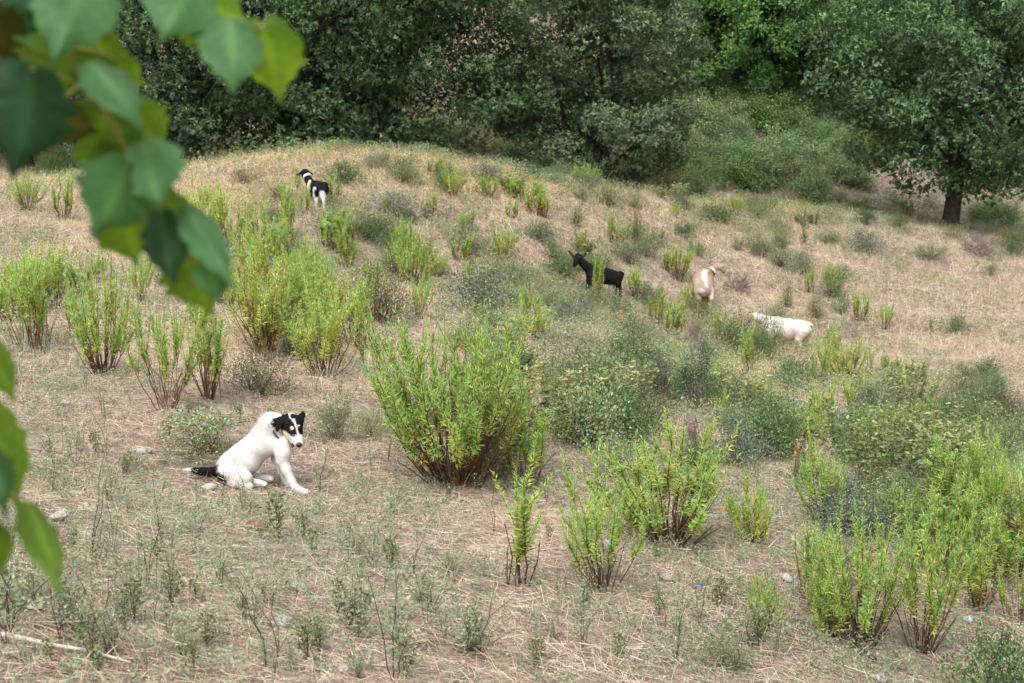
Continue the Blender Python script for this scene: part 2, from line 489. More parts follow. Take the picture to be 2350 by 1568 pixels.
# pebbles
mb = MB()
for i in range(420):
    y = rng.uniform(3.5, 12) ; x = rng.uniform(-1, 1) * (y * .4 + .4)
    r = rng.uniform(.006, .018) * np.array([1, rng.uniform(.6, 1), rng.uniform(.4, .7)])
    V, T = ico_blob(r, 1000 + i, 1)
    mb.add(V + [x, y, float(hgt(x, y)) + r[2] * .4], T=T, C=lin(*random.choice([(164, 146, 126), (140, 120, 102), (176, 162, 144), (118, 100, 86)])))
tag(obj("pebbles", mb.mesh("pebbles", mat_attr("pebble", .9, .2))), "small pale and brown pebbles scattered in the straw", "pebbles", kind="stuff")

# ------------------------------------------------------------------ plants: one mesh pair per kind, copied
G1, G2, G3 = lin(154, 192, 104), lin(180, 210, 122), lin(130, 172, 88)
YG, YL, BR, RD = lin(198, 212, 108), lin(222, 220, 134), lin(138, 110, 74), lin(168, 96, 70)
def shoot_bush(name, seed, nsh, H=.9, spread=.5, leaf0=.42, yellow=.15, side=2, tmax=.55, base_r=.05, per=46, red=0.0, lean=(0, 0)):
    """upright sticky shoots: bare brown stems below, narrow leaves spiralling up to a green tip"""
    g = np.random.default_rng(seed)
    S, F = MB(), MB()
    for i in range(nsh):
        az = g.uniform(0, 6.283); q = math.sqrt(g.random()); th = tmax * q
        hh = H * (1 - .26 * q * q) * g.uniform(.55, 1.08)
        rr = spread * q * g.uniform(.85, 1.25)
        b = np.array([math.cos(az) * base_r * g.random() * 1.5, math.sin(az) * base_r * g.random() * 1.5, -.02])
        tip = np.array([math.cos(az) * rr + lean[0] * hh, math.sin(az) * rr + lean[1] * hh, hh])
        ctrl = b + (tip - b) * np.array([.58, .58, .40]) + g.normal(0, .03, 3)
        t = np.linspace(0, 1, 9)[:, None]
        pts = (1 - t) ** 2 * b + 2 * t * (1 - t) * ctrl + t * t * tip
        pts[1:-1] += g.normal(0, .008, (7, 3))
        dark = lin(*random.choice([(72, 50, 40), (92, 66, 50), (60, 44, 38), (104, 74, 54)]))
        cc = dark * np.linspace(1, 1.5, 9)[:, None]
        S.tube(pts, np.linspace(.0055, .0018, 9), 4, np.repeat(cc, 4, 0), cap=False)
        yel = g.random() < yellow * 2
        isred = g.random() < red
        l0 = np.clip(leaf0 + .04 + .10 * (1 - q) + g.normal(0, .09), .05, .8)
        def leafrun(path, n, a0, a1, scale):
            tt = np.sort(g.uniform(a0, a1, n)); tt[-6:] = np.linspace(a1 - .05, a1, 6)
            m = len(path) - 1
            f = tt * m; k = np.clip(f.astype(int), 0, m - 1); fr = (f - k)[:, None]
            pos = path[k] * (1 - fr) + path[k + 1] * fr
            tg = norm(path[k + 1] - path[k])
            ref = np.array([.9, .1, .3]); u = norm(np.cross(tg, ref)); v = np.cross(tg, u)
            a = np.arange(n) * 2.39996 + g.uniform(0, 6)
            rad = np.cos(a)[:, None] * u + np.sin(a)[:, None] * v
            rel = (tt - a0) / max(a1 - a0, 1e-3)
            ang = np.radians(54 - 29 * rel + g.normal(0, 9, n))[:, None]
            d = tg * np.cos(ang) + rad * np.sin(ang)
            nn = tg * np.sin(ang) - rad * np.cos(ang) + g.normal(0, .25, (n, 3))
            L = scale * (.060 - .022 * rel) * g.uniform(.75, 1.2, n)
            W = L * g.uniform(.14, .22, n)
            c = np.where((g.random(n) < .5)[:, None], G1, G2)
            c = np.where((g.random(n) < .25)[:, None], G3, c)
            py = (1 - rel) * (.7 if yel else .3) * (1 + yellow)
            c = np.where((g.random(n) < py)[:, None], np.where((g.random(n) < .5)[:, None], YG, YL), c)
            c = np.where((g.random(n) < (1 - rel) ** 3 * .35)[:, None], BR, c)
            if isred: c = np.where((g.random(n) < .5)[:, None], RD, c)
            F.leaves(pos, d, nn, L, W, .16, .18, c * g.uniform(.82, 1.12, (n, 1)))
        leafrun(pts, int(per * 2.6), l0, 1.0, 1.05)
        for s in range(side):
            k = g.integers(4, 8)
            st = pts[k]; dr = norm(np.array([math.cos(az + g.normal(0, 1.2)), math.sin(az + g.normal(0, 1.2)), g.uniform(1.4, 3.2)]))
            ln = H * g.uniform(.18, .36)
            sp = st + np.linspace(0, 1, 5)[:, None] * dr * ln + np.linspace(0, 1, 5)[:, None] ** 2 * np.array([0, 0, ln * .25])
            S.tube(sp, np.linspace(.0025, .001, 5), 3, dark * 1.6, cap=False)
            leafrun(sp, int(per * 1.15), .10, 1.0, .9)
    for i in range(int(nsh * 1.1) + 3):                 # bare and broken stems at the foot
        az = g.uniform(0, 6.283); q = math.sqrt(g.random()); hh = H * g.uniform(.22, .55)
        b = np.array([math.cos(az), math.sin(az), 0]) * base_r * g.random() * 1.6
        e = b + np.array([math.cos(az) * spread * q * .7, math.sin(az) * spread * q * .7, hh]) + g.normal(0, .03, 3)
        m = (b + e) / 2 + g.normal(0, .02, 3)
        dk = lin(*random.choice([(84, 60, 46), (112, 84, 62), (70, 54, 46), (130, 104, 82)]))
        S.tube([b - [0, 0, .02], m, e], [.0045, .0034, .0018], 3, dk, cap=False)
        n = g.integers(0, 9)
        if n:
            f = g.random((n, 1)); d = g.normal(0, 1, (n, 3))
            F.leaves(m + (e - m) * f, d, g.normal(0, 1, (n, 3)), .03 * g.uniform(.6, 1.2, n), .008, .3, .3, np.array([lin(140, 108, 76), lin(164, 138, 100), lin(112, 84, 60)])[g.integers(0, 3, n)])
    return [("stems", S.mesh(name + "_stems", M_STEM)), ("foliage", F.mesh(name + "_foliage", M_LEAF))]

def dome_shrub(name, seed, pal, W=1.0, H=.6, clumps=46, per=70, L=.028, ratio=.62, twig=(96, 84, 72), up=.55, column=False, loose=.16, rough=.44):
    """a low woody shrub: forked twigs and many small leaves in clumps, uneven outline"""
    g = np.random.default_rng(seed)
    S, F = MB(), MB()
    for i in range(clumps):
        az = g.uniform(0, 6.283); el = math.asin(g.random() ** .8)
        r = g.uniform(.62, 1.05) if g.random() < .8 else g.uniform(.3, .6)
        r *= 1 - rough / 2 + rough * float(vnoise(np.array(az * 1.3 + seed), np.array(el * 2.0), seed))
        c = np.array([math.cos(az) * math.cos(el) * W * .5 * r, math.sin(az) * math.cos(el) * W * .5 * r, H * .86 * math.sin(el) * r + H * .08])
        if column: c[:2] *= (1.15 - c[2] / H)
        b = np.array([g.normal(0, .05), g.normal(0, .05), -.02]) * W
        m = (b + c) / 2 + g.normal(0, .05, 3) * W
        pts = np.array([b, b * .4 + m * .6, m, c])
        S.tube(pts, [.008, .006, .004, .002], 3, lin(*twig) * g.uniform(.6, 1.3), cap=False)
        n = int(per * g.uniform(.6, 1.3))
        o = g.normal(0, loose, (n, 3)) * np.array([W, W, H * 1.1]) * .62
        B = c + o; B[:, 2] = np.maximum(B[:, 2], .01)
        d = norm(o + g.normal(0, .12, (n, 3)) + np.array([0, 0, .06]))
        nn = g.normal(0, .6, (n, 3)); nn[:, 2] += up * 2
        cc = pal[g.integers(0, len(pal), n)] * g.uniform(.7, 1.2) * g.uniform(.75, 1.2, (n, 1))
        l = L * g.uniform(.65, 1.3, n)
        F.leaves(B, d, nn, l, l * ratio, .12, .1, cc)
    # straggling sprays that break the outline
    for i in range(14):
        az = g.uniform(0, 6.283); el = g.uniform(.3, 1.4)
        d = np.array([math.cos(az) * math.cos(el), math.sin(az) * math.cos(el), math.sin(el)])
        b = d * np.array([W * .4, W * .4, H * .7]); ln = g.uniform(.15, .35) * H
        t = np.linspace(0, 1, 4)[:, None]
        pts = b + d * t * ln + np.array([0, 0, 1]) * t ** 2 * ln * .2
        S.tube(pts, .0022, 3, lin(*twig), cap=False)
        n = 16; tt = g.random(n)[:, None]
        B = b + d * tt * ln + g.normal(0, .012, (n, 3))
        l = L * g.uniform(.6, 1.1, n)
        F.leaves(B, norm(d + g.normal(0, .7, (n, 3))), g.normal(0, .5, (n, 3)) + [0, 0, .8], l, l * ratio, .1, .1, pal[g.integers(0, len(pal), n)] * g.uniform(.8, 1.2, (n, 1)))
    return [("stems", S.mesh(name + "_stems", M_STEM)), ("foliage", F.mesh(name + "_foliage", M_SHRUB))]

def twig_shrub(name, seed, W=.9, H=.7, n=130, col=(128, 116, 116)):
    g = np.random.default_rng(seed); S = MB()
    def grow(b, d, ln, r, lev):
        m = b + d * ln * .5 + g.normal(0, .06, 3) * ln
        e = b + d * ln + g.normal(0, .1, 3) * ln
        S.tube([b, m, e], [r * 1.3, r * 1.1, r * .75], 3, lin(*col) * g.uniform(.55, 1.3), cap=False)
        if lev > 0:
            for _ in range(4):
                f = g.uniform(.3, 1)
                grow(b + (e - b) * f, norm(d + g.normal(0, .55, 3)), ln * g.uniform(.4, .65), r * .6, lev - 1)
    for i in range(n // 10):
        az = g.uniform(0, 6.283); el = g.uniform(.25, 1.5)
        d = np.array([math.cos(az) * math.cos(el) * W, math.sin(az) * math.cos(el) * W, math.sin(el) * H * 1.5])
        grow(np.zeros(3), norm(d), .5 * np.linalg.norm(d * .8), .007, 3)
    return [("twigs", S.mesh(name + "_twigs", M_STEM))]

def flower_herb(name, seed, n=16, H=.42, pal=HERB_B, spread=.25, heads=5):
    """stiff stems carrying whorls of pale yellow green bracts"""
    g = np.random.default_rng(seed); S, F = MB(), MB()
    for i in range(n):
        az = g.uniform(0, 6.283); r = spread * math.sqrt(g.random()); h = H * g.uniform(.6, 1.1)
        tip = np.array([math.cos(az) * r, math.sin(az) * r, h]); b = tip * [.35, .35, 0]
        t = np.linspace(0, 1, 5)[:, None]; pts = b + (tip - b) * t + np.array([tip[0], tip[1], 0]) * t * (t - 1) * .4
        S.tube(pts, .003, 3, lin(150, 140, 100) * g.uniform(.6, 1.1), cap=False)
        for k in range(heads):
            f = 1 - k * .13 - g.random() * .04
            c = b + (tip - b) * f; m = 10
            d = np.stack([*(lambda a: (np.cos(a), np.sin(a)))(g.uniform(0, 6.283, m)), g.uniform(-.1, .9, m)], -1)
            l = .038 * g.uniform(.6, 1.2, m)
            F.leaves(c + g.normal(0, .008, (m, 3)), d, g.normal(0, .5, (m, 3)) + [0, 0, 1], l, l * .55, .1, .15, pal[g.integers(0, len(pal), m)] * g.uniform(.7, 1.15, (m, 1)))
        m = 14
        d = np.stack([*(lambda a: (np.cos(a), np.sin(a)))(g.uniform(0, 6.283, m)), g.uniform(-.2, .6, m)], -1)
        l = .05 * g.uniform(.6, 1.2, m)
        F.leaves(b + (tip - b) * g.uniform(.05, .6, (m, 1)), d, g.normal(0, .5, (m, 3)) + [0, 0, 1], l, l * .5, .1, .2, HERB_A[g.integers(0, len(HERB_A), m)] * g.uniform(.6, 1.05, (m, 1)))
    return [("stems", S.mesh(name + "_stems", M_STEM)), ("foliage", F.mesh(name + "_foliage", M_HERB))]

def weed_sprig(name, seed, H=.22, n=4, pal=HERB_A, L=.014, stem=(92, 74, 62), wide=.5):
    g = np.random.default_rng(seed); S, F = MB(), MB()
    for i in range(n):
        az = g.uniform(0, 6.283); h = H * g.uniform(.55, 1.05); r = H * wide * g.random()
        t = np.linspace(0, 1, 6)[:, None]
        pts = np.array([math.cos(az) * r, math.sin(az) * r, 0]) * t ** 1.4 + np.array([0, 0, h]) * t + g.normal(0, .006, (6, 3)); pts[0] = [0, 0, -.01]
        S.tube(pts, np.linspace(.0022, .0009, 6), 3, lin(*stem) * g.uniform(.7, 1.2), cap=False)
        m = 46
        f = g.uniform(.25, 1, m) * 5; k = np.clip(f.astype(int), 0, 4); fr = (f - k)[:, None]
        B = pts[k] * (1 - fr) + pts[k + 1] * fr
        a = g.uniform(0, 6.283, m)
        side = np.stack([np.cos(a), np.sin(a), g.uniform(.1, 1, m)], -1)
        B = B + side * g.random((m, 1)) * H * .13
        l = L * g.uniform(.6, 1.3, m)
        F.leaves(B, side, g.normal(0, .5, (m, 3)) + [0, 0, 1], l, l * .5, .1, .1, pal[g.integers(0, len(pal), m)] * g.uniform(.7, 1.1, (m, 1)))
    return [("stems", S.mesh(name + "_stems", M_STEM)), ("foliage", F.mesh(name + "_foliage", M_HERB))]

DKG = np.array([lin(80, 112, 62), lin(96, 126, 72), lin(64, 92, 54), lin(112, 136, 82)])
OLV = np.array([lin(110, 108, 76), lin(92, 94, 66), lin(128, 122, 88), lin(82, 82, 58)])
SLV = np.array([lin(122, 136, 116), lin(98, 114, 96), lin(152, 160, 142), lin(76, 92, 72), lin(132, 140, 110)])
GRG = np.array([lin(114, 134, 92), lin(94, 116, 76), lin(138, 152, 112), lin(78, 98, 64), lin(140, 146, 98)])
BRM = np.array([lin(118, 150, 112), lin(150, 170, 140), lin(98, 130, 88), lin(130, 140, 96), lin(166, 150, 96)])
PLG = np.array([lin(146, 158, 104), lin(128, 144, 90), lin(160, 168, 120), lin(108, 126, 78)])

KIND = {
    'A': shoot_bush("dense_bush", 11, 26, .9, .40, .40, .15, 2, .6),
    'B': shoot_bush("open_bush", 12, 13, .9, .38, .46, .12, 3, .7, per=54),
    'Y': shoot_bush("yellow_bush", 13, 16, .9, .30, .30, .85, 2, .5),
    'T': shoot_bush("thin_bush", 14, 9, .9, .16, .38, .35, 1, .3, per=56),
    'S': shoot_bush("single_bush", 15, 3, .9, .06, .30, .2, 3, .2, per=70),
    'C': shoot_bush("column_bush", 16, 15, .9, .26, .42, .3, 2, .4, base_r=.12),
    'L': shoot_bush("low_bush", 17, 24, .5, .34, .12, .4, 2, .8),
    'dark': dome_shrub("dark_shrub", 21, DKG, clumps=52, per=96, L=.023), 'dark2': dome_shrub("dark_shrub_b", 22, DKG, clumps=60, per=60, L=.034),
    'olive': dome_shrub("olive_shrub", 23, OLV, clumps=60, per=80, L=.022),
    'silver': dome_shrub("silver_shrub", 24, SLV, clumps=54, per=86, L=.027, up=.3),
    'grey': dome_shrub("grey_shrub", 25, GRG, clumps=56, per=84, L=.023), 'grey2': dome_shrub("grey_shrub_b", 26, GRG, clumps=44, per=80, L=.027, loose=.2),
    'bramble': dome_shrub("bramble", 27, BRM, clumps=46, per=66, L=.031, ratio=.75, up=.8, loose=.19),
    'pale': dome_shrub("pale_shrub", 28, PLG, clumps=50, per=84, L=.023, loose=.19),
    'upright': dome_shrub("upright_shrub", 29, DKG, W=.5, H=1.0, clumps=30, per=50, column=True),
    'twig': twig_shrub("twig_shrub", 31, n=190), 'twig2': twig_shrub("twig_shrub_b", 32, .8, .8, 170, (140, 124, 116)),
    'thorn': dome_shrub("thorn_shrub", 54, np.array([lin(62, 92, 56), lin(74, 104, 64), lin(50, 78, 46), lin(92, 118, 74)]), 1.0, .85, 80, 90, .024, .62, (120, 112, 104), loose=.10, rough=.9),
    'far1': dome_shrub("far_shrub", 51, np.array([lin(132, 158, 110), lin(112, 140, 92), lin(154, 174, 132), lin(92, 118, 76)]), 1.8, 1.25, 130, 95, .05, .6, loose=.10, rough=1.1),
    'far2': dome_shrub("far_shrub_b", 52, np.array([lin(116, 148, 82), lin(96, 128, 68), lin(138, 166, 98), lin(80, 108, 58)]), 1.8, 1.3, 120, 95, .05, .6, loose=.11, rough=1.1),
    'far3': dome_shrub("far_shrub_c", 53, np.array([lin(122, 124, 86), lin(100, 106, 72), lin(146, 146, 104)]), 1.8, 1.1, 110, 85, .045, .5, loose=.12, rough=1.1),
    'herb': flower_herb("flower_herb", 41), 'herb2': flower_herb("flower_herb_b", 42, 22, .4, PLG, .32, 4),
}
KSIZE = {}
for k, parts in KIND.items():
    co = np.concatenate([np.array([v.co[:] for v in me.vertices]) for _, me in parts])
    lo, hi = np.percentile(co, 1, 0), np.percentile(co, 99, 0)
    KSIZE[k] = (max(hi[0] - lo[0], hi[1] - lo[1]), hi[2])
KNAME = dict(A="leafy_bush", B="leafy_bush", Y="leafy_bush", T="leafy_bush", S="leafy_bush", C="leafy_bush", L="leafy_bush", dark="dark_shrub", dark2="dark_shrub",
             olive="olive_shrub", silver="silver_shrub", grey="grey_shrub", grey2="grey_shrub", bramble="bramble", pale="pale_shrub", upright="upright_shrub", thorn="dark_shrub", far1="grey_shrub", far2="dark_shrub", far3="olive_shrub",
             twig="dead_shrub", twig2="dead_shrub", herb="flowering_herb", herb2="flowering_herb")
KGRP = dict(leafy_bush="bright green leafy bushes on the slope", dark_shrub="dark green shrubs on the slope", olive_shrub="olive brown shrubs on the slope",
            silver_shrub="silver grey shrubs on the slope", grey_shrub="grey green shrubs on the slope", bramble="brambles", pale_shrub="pale yellow green shrubs on the slope",
            upright_shrub="upright dark shrubs", dead_shrub="leafless grey shrubs", flowering_herb="flowering herbs on the slope")
nplant = 0
def put(kind, px, py, h, w, label, D=None, lean=None):
    global nplant
    nplant += 1
    g = np.random.default_rng(500 + nplant)
    if D is None: loc, D = hit(px, py)
    else: loc = stand(px, D)
    loc = np.array([loc[0], loc[1], float(hgt(loc[0], loc[1])) - .01])
    sw, sh = KSIZE[kind]
    s = w * D / FPX / sw; z = h * D / FPX / sh / .96
    nm = KNAME[kind]
    tl = lean or (g.normal(0, .05), g.normal(0, .05))
    return plant(nm, KIND[kind], loc, g.uniform(0, 6.283), (s, s, z), label, "bush" if nm == "leafy_bush" else ("herb" if nm == "flowering_herb" else ("bramble" if nm == "bramble" else "shrub")), KGRP[nm], tl)

# the big bush beside the dog has shoots of its own
hp, hD = hit(1045, 1112)
hero = shoot_bush("big_bush", 99, 64, 400 * hD / FPX * 1.0, 215 * hD / FPX, .46, .16, 3, .8, .11, 46)
hero[0] = ("stems", hero[0][1])
plant("leafy_bush", hero, [hp[0], hp[1], float(hgt(hp[0], hp[1]))], .4, (1, 1, 1), "biggest bright green bush, with a mass of bare dark stems, right of the dog", "bush", KGRP["leafy_bush"])

BUSHES = [
 ('C', 75, 805, 235, 120, "tall narrow green bush at the left edge above the lowest hanging leaves"),
 ('A', 235, 862, 275, 180, "yellow green bush on a thick brown stem clump, left of the open V-shaped bush"),
 ('B', 385, 940, 265, 190, "open V-shaped bush with bare brown stems just above the shrub behind the dog"),
 ('T', 480, 915, 250, 110, "slanting bright green bush between the V-shaped bush and the reddish bush"),
 ('R', 612, 812, 270, 190, "bush with reddish leaves in its middle, over dark bare stems"),
 ('Y', 745, 868, 235, 140, "yellow leaved bush between the reddish bush and the biggest bush"),
 ('C', 815, 800, 180, 90, "green shoots in front of the olive dome shrub, behind the yellow leaved bush"),
 ('A', 705, 740, 180, 150, "green bush spreading just behind the reddish bush"),
 ('B', 575, 655, 140, 130, "thin green bush beside the tip of the lowest leaf of the upper branch"),
 ('T', 1205, 1118, 200, 110, "green shoots leaning out at the right foot of the biggest bush"),
 ('S', 1185, 1345, 330, 130, "tall single-stemmed green bush standing alone in front of the biggest bush"),
 ('B', 1385, 1350, 270, 220, "lopsided green bush with a white plastic scrap caught in it"),
 ('A', 1545, 1250, 290, 320, "wide green bush right of the lopsided bush with the white scrap"),
 ('L', 1720, 1245, 135, 120, "low yellowish bush tucked against the right of the wide green bush"),
 ('B', 1895, 1205, 195, 140, "green bush with dark stems below the dried orange flower spike"),
 ('Y', 1845, 1030, 115, 110, "yellow green bush growing behind the dried orange flower spike"),
 ('C', 1870, 1388, 225, 105, "narrow bush with long bare stems left of the bottom right bush pair"),
 ('A', 1985, 1475, 310, 230, "left one of the two crowded tall bushes near the bottom right corner"),
 ('B', 2115, 1495, 350, 230, "right one of the two crowded tall bushes near the bottom right corner"),
 ('L', 1905, 1455, 140, 130, "low leafy bush at the foot of the crowded bush pair"),
 ('A', 2055, 1225, 120, 150, "rounded green bush just behind the crowded bush pair"),
 ('T', 2245, 1400, 195, 100, "yellow tipped thin bush between the crowded pair and the white can"),
 ('L', 1752, 1440, 115, 95, "small green bush alone on the straw left of the crowded bush pair"),
 ('C', 2335, 1425, 150, 80, "green bush cut by the right edge beside the white can"),
 ('L', 2335, 1250, 90, 100, "bright bush at the right edge beside the very dark shrub"),
 ('A', 60, 484, 85, 75, "small round green bush alone on the far left of the crest"),
 ('T', 147, 505, 110, 55, "thin green bush right of the small round bush on the far left"),
 ('Y', 465, 535, 140, 95, "yellow bush peeping out behind the leaves of the upper branch"),
 ('C', 525, 578, 150, 95, "green bush just right of the yellow one behind the hanging leaves"),
 ('T', 597, 600, 145, 80, "yellow green bush left of the thin bush below the black and white goat"),
 ('T', 660, 537, 120, 55, "thin green bush below and left of the black and white goat"),
 ('T', 785, 582, 105, 105, "loose green shoots in front of the dark shrubs under the black and white goat"),
 ('L', 720, 665, 110, 90, "leafy bush between the loose shoots and the spreading bush"),
 ('A', 945, 655, 115, 125, "bright bush above the gap between the olive and the silver shrubs"),
 ('T', 1060, 600, 64, 55, "small green bush above the silver shrub"),
 ('Y', 1147, 600, 60, 48, "small yellowish bush up and right of the silver shrub"),
 ('T', 995, 404, 46, 40, "tiny green bush right of the dark shrub on the crest"),
 ('Y', 1035, 450, 78, 50, "yellow green bush below the tiny one right of the crest shrub"),
 ('T', 1120, 452, 52, 45, "small green bush left of the row of shoots under the silver crest shrub"),
 ('C', 1200, 464, 64, 85, "row of green shoots under the silver shrub on the crest"),
 ('T', 1178, 502, 48, 36, "tiny bright bush below the row of green shoots"),
 ('A', 1337, 428, 54, 64, "green bush on the crest in front of the greyish oak"),
 ('Y', 1222, 774, 88, 85, "yellow green bush with dark base left of the bramble thicket"),
 ('T', 1366, 706, 134, 36, "green shoots hiding the shoulder of the black goat"),
 ('S', 1412, 668, 66, 16, "single green shoot before the rump of the black goat"),
 ('C', 1452, 685, 82, 50, "green shoots right behind the tail of the black goat"),
 ('Y', 1557, 645, 108, 62, "yellow green bush between the black goat and the tan goat"),
 ('A', 1688, 494, 50, 48, "round yellow green bush below the bare bank"),
 ('T', 1507, 750, 90, 44, "green shoots below the gap between the black and tan goats"),
 ('T', 1335, 582, 58, 24, "thin shoot above the head of the black goat"),
 ('T', 1973, 738, 74, 46, "yellow bush on the open straw right of the white goat"),
 ('B', 2030, 755, 64, 52, "second yellow bush farther right of the white goat"),
 ('Y', 1945, 875, 120, 95, "yellow green bush below the rump of the white goat"),
 ('S', 2072, 910, 52, 28, "bright green tuft below the two yellow bushes"),
 ('S', 2134, 760, 46, 16, "lone green shoot on the open right slope"),
 ('S', 2205, 852, 34, 18, "tiny yellow green shoot near the right end of the slope"),
 ('S', 2237, 972, 42, 18, "lone shoot on bare ground above the very dark shrub"),
 ('A', 2125, 988, 80, 70, "bright bush above the pale mass on the right"),
 ('T', 765, 464, 66, 38, "green shoots beside the rump of the black and white goat"),
 ('T', 683, 432, 56, 22, "thin shoot before the neck of the black and white goat"),
 ('T', 1655, 970, 80, 36, "green shoots right of the dark thorny shrub"),
 ('T', 1722, 855, 112, 46, "yellow green shoots in front of the white goat"),
 ('C', 860, 700, 110, 60, "few green shoots left behind the olive dome shrub"),
 ('T', 700, 492, 70, 30, "small shoot at the feet of the black and white goat"),
 ('T', 640, 620, 110, 70, "slim bush left of the leafy bush below the loose shoots"),
 ('T', 2085, 500, 45, 30, "shoots at the foot of the bare bank left of the lone oak trunk"),
 ('T', 1880, 880, 100, 50, "green shoots left of the yellow green bush under the white goat"),
]
KIND['R'] = shoot_bush("reddish_bush", 18, 22, .9, .34, .38, .4, 2, .6, red=.3)
KSIZE['R'] = KSIZE['A']; KNAME['R'] = "leafy_bush"
for b in BUSHES: put(*b)

